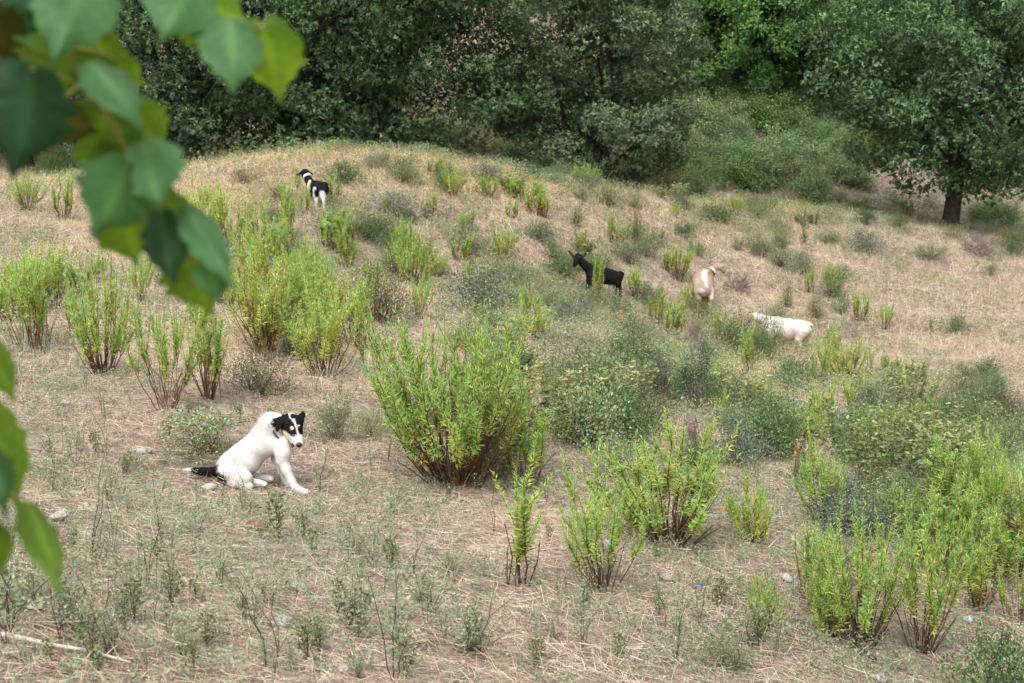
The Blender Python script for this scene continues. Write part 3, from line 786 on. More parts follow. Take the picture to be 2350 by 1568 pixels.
SHRUBS = [
 ('olive', 868, 745, 140, 190, "wide dark olive dome shrub behind the yellow leaved bush"),
 ('silver', 1085, 718, 112, 195, "silver leaved shrub right of the olive dome shrub"),
 ('silver', 1310, 748, 68, 130, "silver grey shrub below the feet of the black goat"),
 ('bramble', 1335, 1035, 160, 190, "grey green bramble thicket right of the biggest bush"),
 ('bramble', 1415, 1095, 100, 130, "lower bramble patch in front of the bramble thicket"),
 ('thorn', 1425, 930, 78, 135, "low dark green shrub behind the bramble thicket"),
 ('thorn', 1592, 945, 150, 145, "tall dark green thorny shrub in the middle right"),
 ('twig', 1505, 930, 110, 100, "leafless grey shrub left of the dark thorny shrub"),
 ('twig', 1600, 1050, 100, 85, "leafless grey shrub in front of the dark thorny shrub"),
 ('twig2', 1590, 805, 80, 55, "leafless purple grey shrub behind the dark thorny shrub"),
 ('grey', 1680, 815, 98, 150, "broad grey green shrub before the head of the white goat"),
 ('grey2', 1765, 826, 122, 84, "leafy shrub hiding the shoulder of the white goat"),
 ('dark', 845, 548, 62, 130, "dark shrub under the black and white goat"),
 ('silver', 905, 498, 60, 120, "silver shrub right of the black and white goat"),
 ('grey', 895, 545, 60, 120, "grey shrub below the silver one near the black and white goat"),
 ('dark', 920, 407, 48, 85, "dark green shrub on the crest under the big oaks"),
 ('silver', 848, 388, 32, 60, "small silver shrub left of the dark crest shrub"),
 ('silver', 1112, 408, 36, 95, "long silver shrub on the crest"),
 ('dark', 1235, 550, 48, 90, "dark shrub up the slope left of the black goat"),
 ('grey', 1270, 596, 54, 56, "grey shrub just left of the head of the black goat"),
 ('upright', 1322, 520, 60, 44, "leaning little dark shrub uphill of the black goat"),
 ('grey', 1395, 472, 52, 80, "grey green shrub on the crest below the greyish oak"),
 ('grey2', 1452, 476, 46, 75, "leafy shrub right of the grey one below the greyish oak"),
 ('upright', 1458, 560, 84, 26, "slim dark upright shrub above the black goat"),
 ('dark', 1482, 590, 44, 75, "dark low shrub at the foot of the slim upright one"),
 ('grey', 1635, 510, 50, 90, "grey green shrub on the crest below the bare bank"),
 ('grey2', 1738, 578, 50, 65, "leafy shrub on the straw uphill of the tan goat"),
 ('pale', 1785, 552, 42, 60, "pale shrub right above the leafy one uphill of the tan goat"),
 ('grey', 1790, 612, 50, 75, "grey green shrub right of the horns of the tan goat"),
 ('silver', 1842, 632, 58, 76, "silver green shrub on the straw uphill of the white goat"),
 ('upright', 1846, 560, 52, 26, "small upright dark shrub on the right crest"),
 ('twig2', 1690, 667, 40, 70, "low dead shrub right of the tan goat"),
 ('upright', 1806, 705, 54, 44, "dark upright shrub right behind the white goat"),
 ('olive', 1873, 730, 54, 58, "olive shrub above the rump of the white goat"),
 ('dark', 1930, 722, 54, 48, "dark little shrub right of the olive one by the white goat"),
 ('silver', 1985, 582, 54, 118, "broad silver green shrub left of the lone oak trunk"),
 ('grey', 2130, 596, 38, 95, "low shrub on the straw under the lone oak"),
 ('grey', 1928, 642, 40, 68, "small grey shrub below the broad silver green one"),
 ('twig2', 2250, 588, 52, 110, "purple grey dead shrub right of the lone oak trunk"),
 ('dark', 2320, 585, 60, 90, "dark shrub at the right edge past the lone oak"),
 ('grey', 2275, 634, 32, 42, "tiny green shrub below the purple grey one"),
 ('dark', 2200, 768, 52, 70, "dark shrub on the open right slope"),
 ('grey', 2268, 905, 52, 88, "grey shrub on the open slope near the right edge"),
 ('silver', 2010, 970, 92, 140, "big silver green shrub below the bright tuft on the right"),
 ('dark', 1830, 890, 84, 160, "dark shrub below the white goat"),
 ('pale', 1985, 1080, 110, 130, "pale yellow green shrub behind the crowded bush pair"),
 ('twig', 2060, 1070, 110, 110, "purple grey leafless shrub amid the pale green mass on the right"),
 ('dark', 2095, 1030, 90, 110, "dark green shrub amid the pale green mass on the right"),
 ('pale', 2215, 1115, 110, 180, "broad pale shrub behind the very dark one on the right"),
 ('thorn', 2255, 1205, 108, 150, "very dark low shrub by the right edge above the bright bush"),
 ('upright', 2310, 1085, 110, 90, "grey green upright shrub near the right edge"),
 ('dark2', 2290, 1640, 215, 270, "dark green bramble like shrub filling the bottom right corner"),
 ('grey2', 1650, 1530, 95, 140, "sprawling yellowing shrub near the bottom, left of the crowded bushes"),
 ('bramble', 470, 1040, 110, 205, "grey green shrub right behind the back of the dog"),
 ('grey', 770, 1015, 105, 110, "feathery grey green shrub right of the head of the dog"),
 ('pale', 850, 1005, 80, 105, "pale feathery shrub between the dog and the biggest bush"),
 ('grey', 1500, 1130, 70, 110, "grey shrub behind the wide green bush"),
 ('pale', 1760, 960, 80, 130, "pale green shrub right of the green shoots by the dark thorny shrub"),
 ('grey2', 1690, 1010, 80, 120, "leafy grey shrub below the pale one right of the thorny shrub"),
 ('grey2', 1402, 716, 52, 110, "pale leafy shrub hiding the lower legs of the black goat"),
 ('grey2', 1345, 708, 46, 76, "leafy shrub hiding the forelegs of the black goat"),
 ('grey2', 1598, 736, 58, 100, "low pale shrub at the hind feet of the tan goat"),
 ('silver', 1480, 700, 50, 90, "silver shrub right below the black goat"),
 ('pale', 1420, 840, 60, 110, "pale shrub on the straw above the low dark green shrub"),
 ('grey', 1510, 850, 60, 90, "grey shrub left of the leafless purple grey one"),
 ('olive', 560, 420, 34, 90, "olive shrub on the crest left of the black and white goat"),
 ('pale', 650, 350, 30, 110, "pale green shrub along the crest before the oak trunk"),
 ('pale', 560, 362, 30, 90, "pale shrub on the crest left of the oak trunk"),
 ('pale', 780, 345, 30, 90, "pale yellowish shrub topping the crest right of the oak trunk"),
 ('silver', 1300, 405, 34, 60, "silver shrub at the left foot of the greyish oak"),
 ('grey', 1560, 452, 42, 80, "grey shrub on the crest right of the greyish oak"),
 ('pale', 1740, 498, 36, 90, "pale shrub on the crest below the bank bushes"),
 ('dark', 2060, 520, 34, 60, "dark shrub left of the shoots by the lone oak trunk"),
 ('pale', 1900, 500, 34, 80, "pale green shrub on the right crest"),
 ('grey2', 2190, 545, 30, 70, "leafy low shrub at the foot of the lone oak trunk"),
 ('dark', 10, 330, 60, 120, "dark rounded shrub under the leaves at the left edge"),
]
for b in SHRUBS: put(*b)

# herbs in flower, alike and many
g = np.random.default_rng(77)
n = 0
spots = []
while n < 48:
    px, py = g.uniform(900, 2330), g.uniform(400, 1130)
    dn = max(w * math.exp(-((px - a) / ra) ** 2 - ((py - b) / rb) ** 2) for a, b, ra, rb, w in GREEN_AT)
    if g.random() > dn: continue
    if 1230 < px < 1900 and 540 < py < 850 and g.random() < .5: continue
    loc, D = hit(px, py)
    h = g.uniform(.3, .55)
    put('herb' if g.random() < .5 else 'herb2', px, py, h * FPX / D, h * 1.2 * FPX / D, "pale yellow green flowering herb amid the scrub of the slope")
    n += 1

# scrub without bounds: shrubs that crowd between the others, alike
def crowd(n, reg, kinds, hr, label_of, Dfar=False, seed=1, dens=None):
    g = np.random.default_rng(seed); c = 0
    while c < n:
        px, py = g.uniform(reg[0], reg[1]), g.uniform(reg[2], reg[3])
        if dens is not None and g.random() > dens(px, py): continue
        if Dfar:
            D = g.uniform(*Dfar); q = stand(px, D); x_, py, d_ = project(q)
            if not (reg[2] < py < reg[3]): continue
        else:
            q, D = hit(px, py)
            # keep the animals in sight
            if any(a < px < b and e < py < f for a, b, e, f in ((1295, 1440, 640, 730), (1575, 1680, 700, 760), (1745, 1880, 800, 860), (670, 770, 455, 520), (1575, 1680, 600, 700))): continue
        k = kinds[g.integers(0, len(kinds))]; h = g.uniform(*hr)
        put(k, px, py, h * FPX / D, h * g.uniform(1.4, 2.2) * FPX / D, label_of[KNAME[k]], D if Dfar else None)
        c += 1
def shoots(n, regs, label, seed):
    g = np.random.default_rng(seed); c = 0
    while c < n:
        a, b, e, f = regs[g.integers(0, len(regs))]; px, py = g.uniform(a, b), g.uniform(e, f)
        if 640 < px < 800 and py < 560 or 300 < px < 740 and 850 < py: continue
        q, D = hit(px, py); h = g.uniform(.38, .72)
        put('TCYBST'[g.integers(0, 6)], px, py, h * FPX / D, h * g.uniform(.45, .8) * FPX / D, label, D=None); c += 1
shoots(34, [(440, 860, 520, 780), (430, 700, 440, 620), (0, 330, 640, 790), (560, 900, 620, 830)], "upright green shoots growing among the bright green bushes on the left slope", 71)
shoots(15, [(2150, 2345, 1150, 1350), (1650, 2330, 860, 1060)], "upright green shoots growing in the tangle on the lower right", 72)
shoots(30, [(880, 1560, 440, 800), (1400, 2000, 620, 950)], "upright green shoots growing amid the scrub of the middle slope", 73)
gd = lambda px, py: max(w * math.exp(-((px - a) / ra) ** 2 - ((py - b) / rb) ** 2) for a, b, ra, rb, w in GREEN_AT)
crowd(110, (560, 2345, 385, 1120), ['grey', 'dark', 'grey2', 'olive', 'dark2', 'dark', 'silver', 'thorn'], (.22, .5), dict(
    grey_shrub="small grey green shrub crowded among the scrub of the slope", pale_shrub="small pale yellow green shrub crowded among the scrub of the slope",
    dark_shrub="small dark green shrub crowded among the scrub of the slope", silver_shrub="small silver grey shrub crowded among the scrub of the slope",
    olive_shrub="small olive brown shrub crowded among the scrub of the slope", bramble="small bramble crowded among the scrub of the slope"), seed=5, dens=gd)
crowd(165, (1080, 1990, 130, 440), ['far1', 'far2', 'far1', 'far2', 'far3'], (.6, 1.5), dict(
    grey_shrub="grey green shrub in the thicket covering the far slope", dark_shrub="dark green shrub in the thicket covering the far slope",
    olive_shrub="dry olive shrub in the thicket covering the far slope"), Dfar=(46, 64), seed=6, dens=lambda px, py: 1)
crowd(30, (1880, 2345, 900, 1330), ['grey', 'dark', 'grey2', 'olive', 'silver', 'pale'], (.16, .34), dict(
    grey_shrub="grey green shrub in the tangle along the lower right", pale_shrub="pale shrub in the tangle along the lower right", dark_shrub="dark shrub in the tangle along the lower right",
    silver_shrub="silver shrub in the tangle along the lower right", olive_shrub="olive shrub in the tangle along the lower right", bramble="bramble in the tangle along the lower right"), seed=9)
crowd(30, (0, 1120, 280, 400), ['far1', 'far2', 'far3'], (.5, 1.1), dict(
    grey_shrub="grey shrub in the shade under the oaks beyond the crest", dark_shrub="dark shrub in the shade under the oaks beyond the crest",
    olive_shrub="dry olive shrub in the shade under the oaks beyond the crest"), Dfar=(40, 52), seed=8)

# sprigs standing on the near straw
SPRIG = [weed_sprig("sprig_a", 61), weed_sprig("sprig_b", 62, .3, 3, HERB_A, .016, wide=.3), weed_sprig("sprig_c", 63, .18, 7, HERB_A, .014, wide=.9),
         weed_sprig("sprig_d", 64, .2, 5, GRG, .017), weed_sprig("sprig_e", 65, .34, 2, HERB_A, .012, (70, 50, 44), .4)]
n = 0
while n < 200:
    px, py = g.uniform(-20, 1800), g.uniform(870, 1560)
    wgt = .35 + .65 * math.exp(-((px - 250) / 350) ** 2 - ((py - 1250) / 260) ** 2) + .4 * (py > 1380)
    if g.random() > wgt or (400 < px < 730 and 1040 < py < 1140): continue
    loc, D = hit(px, py)
    s = g.uniform(.45, 1.0)
    plant("weed_sprig", SPRIG[g.integers(0, 5)], [loc[0], loc[1], float(hgt(loc[0], loc[1]))], g.uniform(0, 6.28), (s, s, s),
          "thin grey green weed sprig on the near straw", "weed", "weed sprigs on the near straw")
    n += 1
for px, py, k, s, lb in [(905, 1568, 1, 1.3, "tall dark stemmed grey weed at the bottom middle"), (560, 1135, 4, .75, "dark weed sprig right in front of the hind leg of the dog"),
                      (455, 1150, 1, .62, "weed sprig standing before the tail of the dog"), (510, 1160, 4, .8, "weed sprig between the pale stone and the rump of the dog"),
                      (735, 1130, 4, 1.0, "dark weed sprig standing right of the front paw of the dog"), (640, 1120, 0, .55, "green weed sprig before the chest of the dog"),
                      (640, 1235, 3, 1.3, "fresh green weed below the dog beside the reddish stone"), (215, 1290, 4, 1.2, "tall dark weed stem right of the lower leaves"),
                      (20, 1450, 2, 1.5, "bushy grey weed in the bottom left corner"), (1080, 1500, 2, 1.2, "spreading grey weed right of the tall one near the bottom middle")]:
    loc, D = hit(px, py)
    plant("weed_sprig", SPRIG[k], [loc[0], loc[1], float(hgt(loc[0], loc[1]))], px * .7, (s, s, s), lb, "weed", "weed sprigs on the near straw")

#TREES
# ------------------------------------------------------------------ oaks and woodland
OAK = np.array([lin(79, 108, 70), lin(98, 125, 87), lin(64, 91, 57), lin(115, 138, 102), lin(89, 119, 68)])
OAKB = np.array([lin(74, 101, 66), lin(92, 117, 82), lin(60, 85, 54), lin(107, 129, 95), lin(84, 112, 63)])
OAKG = np.array([lin(89, 109, 79), lin(105, 123, 93), lin(73, 95, 67), lin(120, 133, 101)])
OAKD = np.array([lin(72, 91, 72), lin(58, 79, 60), lin(87, 105, 87), lin(65, 87, 60)])
WOOD = np.array([lin(85, 123, 60), lin(101, 140, 70), lin(67, 104, 50), lin(115, 149, 83)])
WOODD = np.array([lin(67, 99, 57), lin(83, 115, 69), lin(57, 85, 53)])
def make_tree(name, seed, pal, R=(4, 4, 3.6), zc=4.6, trunk_h=1.6, tr=.24, clumps=200, tufts=40, leaf=.12, cl=(.45, .85), floor=None, skew=(0, 0), fill=.34, lowskirt=0.0):
    g = np.random.default_rng(seed)
    R = np.array(R); T, F = MB(), MB()
    cs = []
    floor = trunk_h * .75 if floor is None else floor
    while len(cs) < clumps:
        d = norm(g.normal(size=3))
        r = g.uniform(.72, 1.0) if g.random() > fill else g.uniform(.25, .72)
        az = math.atan2(d[1], d[0])
        r *= .80 + .4 * float(vnoise(np.array(az * 1.6 + seed * 3.1), np.array(d[2] * 2.2 + 5), seed))
        c = d * R * r + [skew[0], skew[1], zc]
        if c[2] < floor + g.uniform(-.3, .3): c[2] = floor + g.uniform(0, .7)
        cs.append(c)
    cs = np.array(cs)
    # trunk, a little bent, dividing into limbs
    top = np.array([skew[0] * .4, skew[1] * .4, trunk_h])
    tp = np.array([[0, 0, -.3], [.03, 0, .1], [top[0] * .3 + .04, top[1] * .3, trunk_h * .5], top])
    T.tube(tp, np.array([1.5, 1.08, .95, .85]) * tr, 10, (1, 1, 1))
    for i in range(6):                                 # root flare
        a = i * 1.05 + g.random() * .5
        T.tube([[math.cos(a) * tr * .6, math.sin(a) * tr * .6, .28], [math.cos(a) * tr * 1.2, math.sin(a) * tr * 1.2, .02], [math.cos(a) * tr * 2, math.sin(a) * tr * 2, -.15]], [tr * .4, tr * .35, tr * .15], 5)
    main = []
    for i in range(6):
        a = i * 1.047 + g.normal(0, .25); el = g.uniform(.5, 1.25)
        e = top + np.array([math.cos(a) * math.cos(el) * R[0], math.sin(a) * math.cos(el) * R[1], math.sin(el) * R[2] * 1.3]) * g.uniform(.5, .75)
        m = (top + e) / 2 + g.normal(0, .2, 3)
        pts = np.array([top - [0, 0, .15], top * .6 + m * .4, m, m * .4 + e * .6, e])
        T.tube(pts, np.array([.6, .5, .4, .28, .16]) * tr, 6); main.append(pts)
    ends = np.concatenate([p[2:] for p in main])
    for c in cs[g.permutation(len(cs))[:min(90, len(cs))]]:
        s = ends[np.argmin(((ends - c) ** 2).sum(1))]
        m = (s + c) / 2 + g.normal(0, .18, 3) - [0, 0, .1]
        T.tube([s, m, c], np.array([.16, .1, .04]) * tr, 4, cap=False)
    for c in cs:
        rc = g.uniform(*cl) * (R[0] / 4) ** .3
        n = int(tufts * g.uniform(.7, 1.3)); out = norm(c - [skew[0], skew[1], zc - R[2] * .3])
        o = g.normal(0, 1, (n, 3)); o = norm(o + out * .55) * (g.random((n, 1)) ** .3) * rc
        o[:, 2] *= .66
        o += out * np.abs(g.normal(0, .12, (n, 1)))
        tc = c + o
        k = 6
        ax = norm(o * [1, 1, .6] / rc + out * .6 + np.array([0, 0, .35]) + g.normal(0, .25, (n, 3)))
        d = norm(np.repeat(ax, k, 0) * .75 + g.normal(0, .6, (n * k, 3)))
        nn = np.repeat(ax, k, 0) * .8 + g.normal(0, .4, (n * k, 3)) + [0, 0, .7]
        l = leaf * g.uniform(.6, 1.25, n * k)
        tone = pal[g.integers(0, len(pal), n)] * g.uniform(.78, 1.2) * g.uniform(.8, 1.2, (n, 1))
        F.leaves(np.repeat(tc, k, 0) + g.normal(0, .02, (n * k, 3)), d, nn, l, l * g.uniform(.42, .6, n * k), .12, .15, np.repeat(tone, k, 0) * g.uniform(.85, 1.15, (n * k, 1)))
    return [("trunk", T.mesh(name + "_trunk", M_BARK, True)), ("crown", F.mesh(name + "_crown", M_TREE))]
def tree(parts, px, D, rz, s, label, group, dz=0):
    loc = stand(px, D)
    return plant("oak_tree" if group.startswith("oak") else "woodland_tree", parts, loc + [0, 0, dz], rz, (s, s, s), label, "tree", group)

GO, GW = "oaks beyond the crest", "woodland trees on the far slope"
tree(make_tree("lone_oak", 5, OAK, (4.9, 4.6, 4.4), 5.3, 1.9, .27, 420, 84, .115, (.6, 1.0), floor=1.5, skew=(.5, 0), fill=.36), 2178, 45.0, .3, 1.0, "broad oak with a dark bare trunk on the right, standing on the straw", GO)
tree(make_tree("big_oak", 6, OAKB, (4.4, 4.2, 5.0), 5.2, 1.8, .26, 300, 76, .115, (.55, .95), floor=.45, skew=(-.3, 0)), 690, 39.0, 1.1, 1.0, "dense dark oak straight behind the black and white goat", GO)
tree(make_tree("wide_oak", 8, OAKB, (4.3, 4.2, 4.6), 5.4, 1.6, .24, 280, 76, .115, (.55, .95), floor=1.0, skew=(.2, 0)), 905, 41.0, 2.2, 1.0, "wide green oak between the dark oak and the greyish oak", GO)
tree(make_tree("grey_oak", 7, OAKG, (3.2, 3.2, 4.8), 4.9, 1.5, .2, 300, 66, .11, (.45, .8), floor=.15, fill=.4, skew=(-.1, 0)), 1372, 44.0, .8, 1.0, "greyish olive oak with an open crown right of the wide oak", GO)
tree(make_tree("left_oak", 9, OAKD, (3.7, 3.6, 4.2), 4.6, 1.9, .22, 280, 44, .12, floor=.6, skew=(.1, 0), fill=.3), 395, 40.5, 2.8, 1.0, "bluish dark oak with forked limbs half hidden by the hanging leaves", GO)
tree(make_tree("edge_oak", 10, OAKD, (3.4, 3.4, 3.6), 3.9, 1.4, .2, 220, 40, .12, floor=.4), 60, 46.0, .2, 1.0, "dark oak behind the upper leaves at the left edge", GO)
WA = make_tree("wood_a", 14, WOOD, (3.2, 3.2, 4.2), 4.8, 1.2, .16, 210, 56, .125, floor=.5)
WB = make_tree("wood_b", 15, WOODD, (3.4, 3.4, 3.8), 4.4, 1.2, .18, 210, 52, .125, floor=.4)
WC = make_tree("wood_c", 16, OAKG, (3.0, 3.0, 3.6), 4.2, 1.2, .16, 190, 52, .125, floor=.5)
for i, (k, px, D, s, lb) in enumerate([
 (WA, 1690, 58, .95, "bright green tree up the far slope, just right of the greyish oak"),
 (WB, 1800, 59, 1.0, "dark tree on the far slope between two bright green trees"),
 (WA, 1895, 61, 1.0, "bright green tall tree at the top, left of the lone oak crown"),
 (WB, 1985, 62, .9, "dark tree just left behind the crown of the lone oak"),
 (WB, 1590, 64, 1.1, "dark tree at the top behind the greyish oak"),
 (WC, 1480, 60, .8, "dull green tree right behind the greyish oak"),
 (WA, 1265, 72, 1.0, "bright tree seen through the gap left of the greyish oak"),
 (WC, 840, 70, 1.0, "dull tree behind the join of the two big oaks"),
 (WB, 520, 64, 1.0, "dark tree behind the gap left of the dark oak"),
 (WC, 270, 66, .9, "dull tree above the pinkish bare patch on the left"),
 (WB, 90, 64, 1.0, "dark tree behind the leaves at the top left corner"),
 (WC, 1745, 64, 1.0, "dull tree filling the gap behind the first bright green tree"),
 (WA, 1850, 66, 1.0, "bright green tree between the dark tree and the tall bright one at the top"),
 (WB, 1640, 62, 1.0, "dark tree touching the right side of the greyish oak crown"),
 (WB, 1945, 58, .8, "low dark tree at the left edge of the lone oak crown"),
 (WB, 210, 53, .9, "dark tree close behind the gap under the left oak"), (WB, 570, 54, .95, "dark tree close behind the left side of the dark oak"),
 (WB, 800, 55, 1.0, "dark tree close behind the join of the two big oaks"),
 (WB, 2330, 60, .95, "dark tree close behind the right side of the lone oak"),
 (WC, 2110, 84, 1.1, "dull green tree at the top behind the lone oak crown"),
 (WA, 2300, 80, 1.1, "bright tree behind the right side of the lone oak"),
 (WB, 2420, 66, 1.0, "dark tree past the lone oak at the right edge"),
 (WB, 1740, 72, 1.2, "dark tree at the very top of the far slope"),
 (WA, 1850, 75, 1.2, "bright tree at the very top of the far slope"),
 (WC, 1430, 76, 1.3, "dull tree at the very top behind the greyish oak"),
 (WB, 1000, 76, 1.3, "dark tree at the very top behind the wide oak"),
 (WB, 1990, 76, 1.3, "dark tree at the very top left of the lone oak"),
]):
    tree(k, px, D, i * 1.9, s, lb, GW)
FARB = [
 ('far1', 1650, 340, 95, 150, 54, "large grey green shrub on the far slope right of the greyish oak"),
 ('far2', 1745, 310, 90, 120, 58, "dark shrub above the large grey green one on the far slope"),
 ('far1', 1590, 415, 95, 90, 49, "bluish green shrub at the left end of the bare bank"),
 ('far1', 1862, 432, 100, 110, 50, "tall bluish shrub at the right end of the bare bank"),
 ('far1', 1835, 300, 85, 110, 58, "grey green shrub left of the lone oak crown"),
 ('far2', 1700, 215, 80, 110, 63, "dark shrub under the bright green trees"),
 ('far1', 1770, 190, 90, 90, 66, "green shrub in the gap under the dark woodland tree"),
 ('far2', 1965, 478, 45, 85, 48, "dark shrub below the lone oak's left side"),
 ('far2', 2070, 478, 28, 38, 51, "small round dark shrub alone on the bare pinkish ground"),
 ('far2', 1900, 360, 70, 80, 55, "dark shrub touching the lone oak's lower left leaves"),
 ('far3', 1785, 372, 44, 90, 53, "yellowish plants above the bare bank"),
 ('far3', 1820, 445, 40, 90, 49, "dry olive shrub on the bare bank"),
 ('far1', 2290, 485, 80, 130, 53, "grey green shrub right of the lone oak trunk in the back"),
 ('far2', 2240, 480, 60, 70, 50, "dark shrub just right of the lone oak trunk"),
 ('far1', 1190, 300, 120, 140, 52, "large blue green shrub left of the greyish oak"),
 ('far3', 1080, 320, 80, 160, 49, "dry olive thicket between the wide oak and the greyish oak"),
 ('far3', 1000, 322, 60, 120, 47, "dry olive thicket under the right side of the wide oak"),
 ('far1', 1240, 345, 60, 100, 48, "grey shrub at the left foot of the greyish oak, beyond the crest"),
 ('far1', 1500, 350, 70, 110, 52, "leafy shrub behind the right side of the greyish oak"),
 ('far2', 1540, 300, 70, 110, 57, "dark shrub high behind the right side of the greyish oak"),
 ('far3', 480, 345, 60, 90, 47, "dry shrub between the left oak and the dark oak"),
 ('far1', 240, 350, 60, 120, 46, "grey shrub beyond the crest under the left oak"),
 ('far2', 130, 345, 70, 110, 44, "dark shrub beyond the crest under the leaves on the left"),
 ('far1', 1930, 235, 90, 120, 66, "green shrub under the trees left of the lone oak crown"),
 ('far1', 1640, 262, 80, 90, 60, "leafy shrub between the greyish oak and the bright trees"),
 ('far3', 1700, 420, 40, 80, 48, "pale grassy shrub on the bare bank"),
 ('far1', 2000, 330, 80, 100, 60, "shrub hidden in the shade behind the lone oak"),
 ('far2', 2150, 470, 60, 110, 58, "dark shrub behind the lone oak trunk"),
 ('far3', 1420, 320, 70, 120, 56, "dry shrub seen under the greyish oak"),
]
for k, px, py, h, w, D, lb in FARB:
    put(k, px, py, h, w, lb, D)
#ANIMALS
# ------------------------------------------------------------------ animals: one continuous skin each
def sd_cone(p, a, b, ra, rb):
    ab = b - a; L2 = max(float(ab @ ab), 1e-12)
    t = np.clip(((p - a) @ ab) / L2, 0, 1)
    return np.linalg.norm(p - a - t[..., None] * ab, axis=-1) - (ra + (rb - ra) * t)
def sd_tri(p, a, b, c, th):
    ba, cb, ac = b - a, c - b, a - c
    pa, pb, pc = p - a, p - b, p - c
    n = np.cross(ba, ac)
    def seg(q, e): return ((q - e * np.clip((q @ e) / (e @ e), 0, 1)[..., None]) ** 2).sum(-1)
    inside = (np.sign(pa @ np.cross(ba, n)) + np.sign(pb @ np.cross(cb, n)) + np.sign(pc @ np.cross(ac, n))) >= 2
    d2 = np.where(inside, (pa @ n) ** 2 / (n @ n), np.minimum(np.minimum(seg(pa, ba), seg(pb, cb)), seg(pc, ac)))
    return np.sqrt(d2) - th
def skin(prims, h, pad=.05):
    """prims: ('c', a, b, ra, rb, k) tapered limbs or ('t', a, b, c, th, k) ear flaps; blended and meshed by surface nets"""
    lo = np.full(3, 1e9); hi = np.full(3, -1e9)
    for pr in prims:
        pts = [pr[1], pr[2]] + ([pr[3]] if pr[0] == 't' else [])
        r = max(pr[3], pr[4]) if pr[0] == 'c' else pr[4]
        for q in pts:
            lo = np.minimum(lo, q - r); hi = np.maximum(hi, q + r)
    lo -= pad; hi += pad
    n = np.ceil((hi - lo) / h).astype(int) + 1
    F = np.full(n, .2)
    ax = [lo[i] + np.arange(n[i]) * h for i in range(3)]
    for pr in prims:
        k = pr[5]
        pts = np.array([pr[1], pr[2]] + ([pr[3]] if pr[0] == 't' else []))
        r = (max(pr[3], pr[4]) if pr[0] == 'c' else pr[4]) + k + 3 * h + .03
        i0 = np.maximum(np.floor((pts.min(0) - r - lo) / h).astype(int), 0); i1 = np.minimum(np.ceil((pts.max(0) + r - lo) / h).astype(int) + 1, n)
        sl = tuple(slice(i0[i], i1[i]) for i in range(3))
        G = np.stack(np.meshgrid(*[ax[i][sl[i]] for i in range(3)], indexing='ij'), -1)
        d = sd_cone(G, pr[1], pr[2], pr[3], pr[4]) if pr[0] == 'c' else sd_tri(G, pr[1], pr[2], pr[3], pr[4])
        f = F[sl]; q = np.maximum(k - np.abs(f - d), 0) / k
        F[sl] = np.minimum(f, d) - q * q * k * .25
    s = F < 0
    c8 = [s[i:n[0] - 1 + i, j:n[1] - 1 + j, k:n[2] - 1 + k] for i in (0, 1) for j in (0, 1) for k in (0, 1)]
    cnt = sum(c.astype(int) for c in c8)
    act = (cnt > 0) & (cnt < 8)
    I = np.argwhere(act); vid = np.full(act.shape, -1); vid[act] = np.arange(len(I))
    acc = np.zeros((len(I), 3)); num = np.zeros(len(I))
    corners = np.array([(i, j, k) for i in (0, 1) for j in (0, 1) for k in (0, 1)])
    for a in range(8):
        for b in range(a + 1, 8):
            if np.abs(corners[a] - corners[b]).sum() != 1: continue
            fa = F[tuple((I + corners[a]).T)]; fb = F[tuple((I + corners[b]).T)]
            m = (fa < 0) != (fb < 0)
            t = np.where(m, fa / np.where(m, fa - fb, 1), 0)
            pt = corners[a] + t[:, None] * (corners[b] - corners[a])
            acc += np.where(m[:, None], pt, 0); num += m
    V = lo + (I + acc / num[:, None]) * h
    Q = []
    for d in range(3):
        e = [0, 0, 0]; e[d] = 1
        A = s[:n[0] - e[0], :n[1] - e[1], :n[2] - e[2]]; B = s[e[0]:, e[1]:, e[2]:]
        E = np.argwhere(A != B)
        u, v = [(1, 2), (2, 0), (0, 1)][d]
        ok = (E[:, u] > 0) & (E[:, v] > 0) & (E[:, u] < n[u] - 1) & (E[:, v] < n[v] - 1); E = E[ok]
        flip = A[tuple(E.T)]
        def cell(du, dv):
            q = E.copy(); q[:, u] -= du; q[:, v] -= dv
            return vid[tuple(q.T)]
        q = np.stack([cell(1, 1), cell(0, 1), cell(0, 0), cell(1, 0)], -1)
        q[~flip] = q[~flip][:, ::-1]
        Q.append(q)
    Q = np.concatenate(Q); Q = Q[(Q >= 0).all(1)]
    nb = np.zeros_like(V); ct = np.zeros(len(V))                      # one light smoothing pass
    for a, b in ((0, 1), (1, 2), (2, 3), (3, 0)):
        np.add.at(nb, Q[:, a], V[Q[:, b]]); np.add.at(ct, Q[:, a], 1)
        np.add.at(nb, Q[:, b], V[Q[:, a]]); np.add.at(ct, Q[:, b], 1)
    V = V * .5 + .5 * nb / np.maximum(ct, 1)[:, None]
    return V, Q
def vnormals(V, Q):
    n = np.cross(V[Q[:, 2]] - V[Q[:, 0]], V[Q[:, 3]] - V[Q[:, 1]])
    out = np.zeros_like(V)
    for i in range(4): np.add.at(out, Q[:, i], n)
    return norm(out)

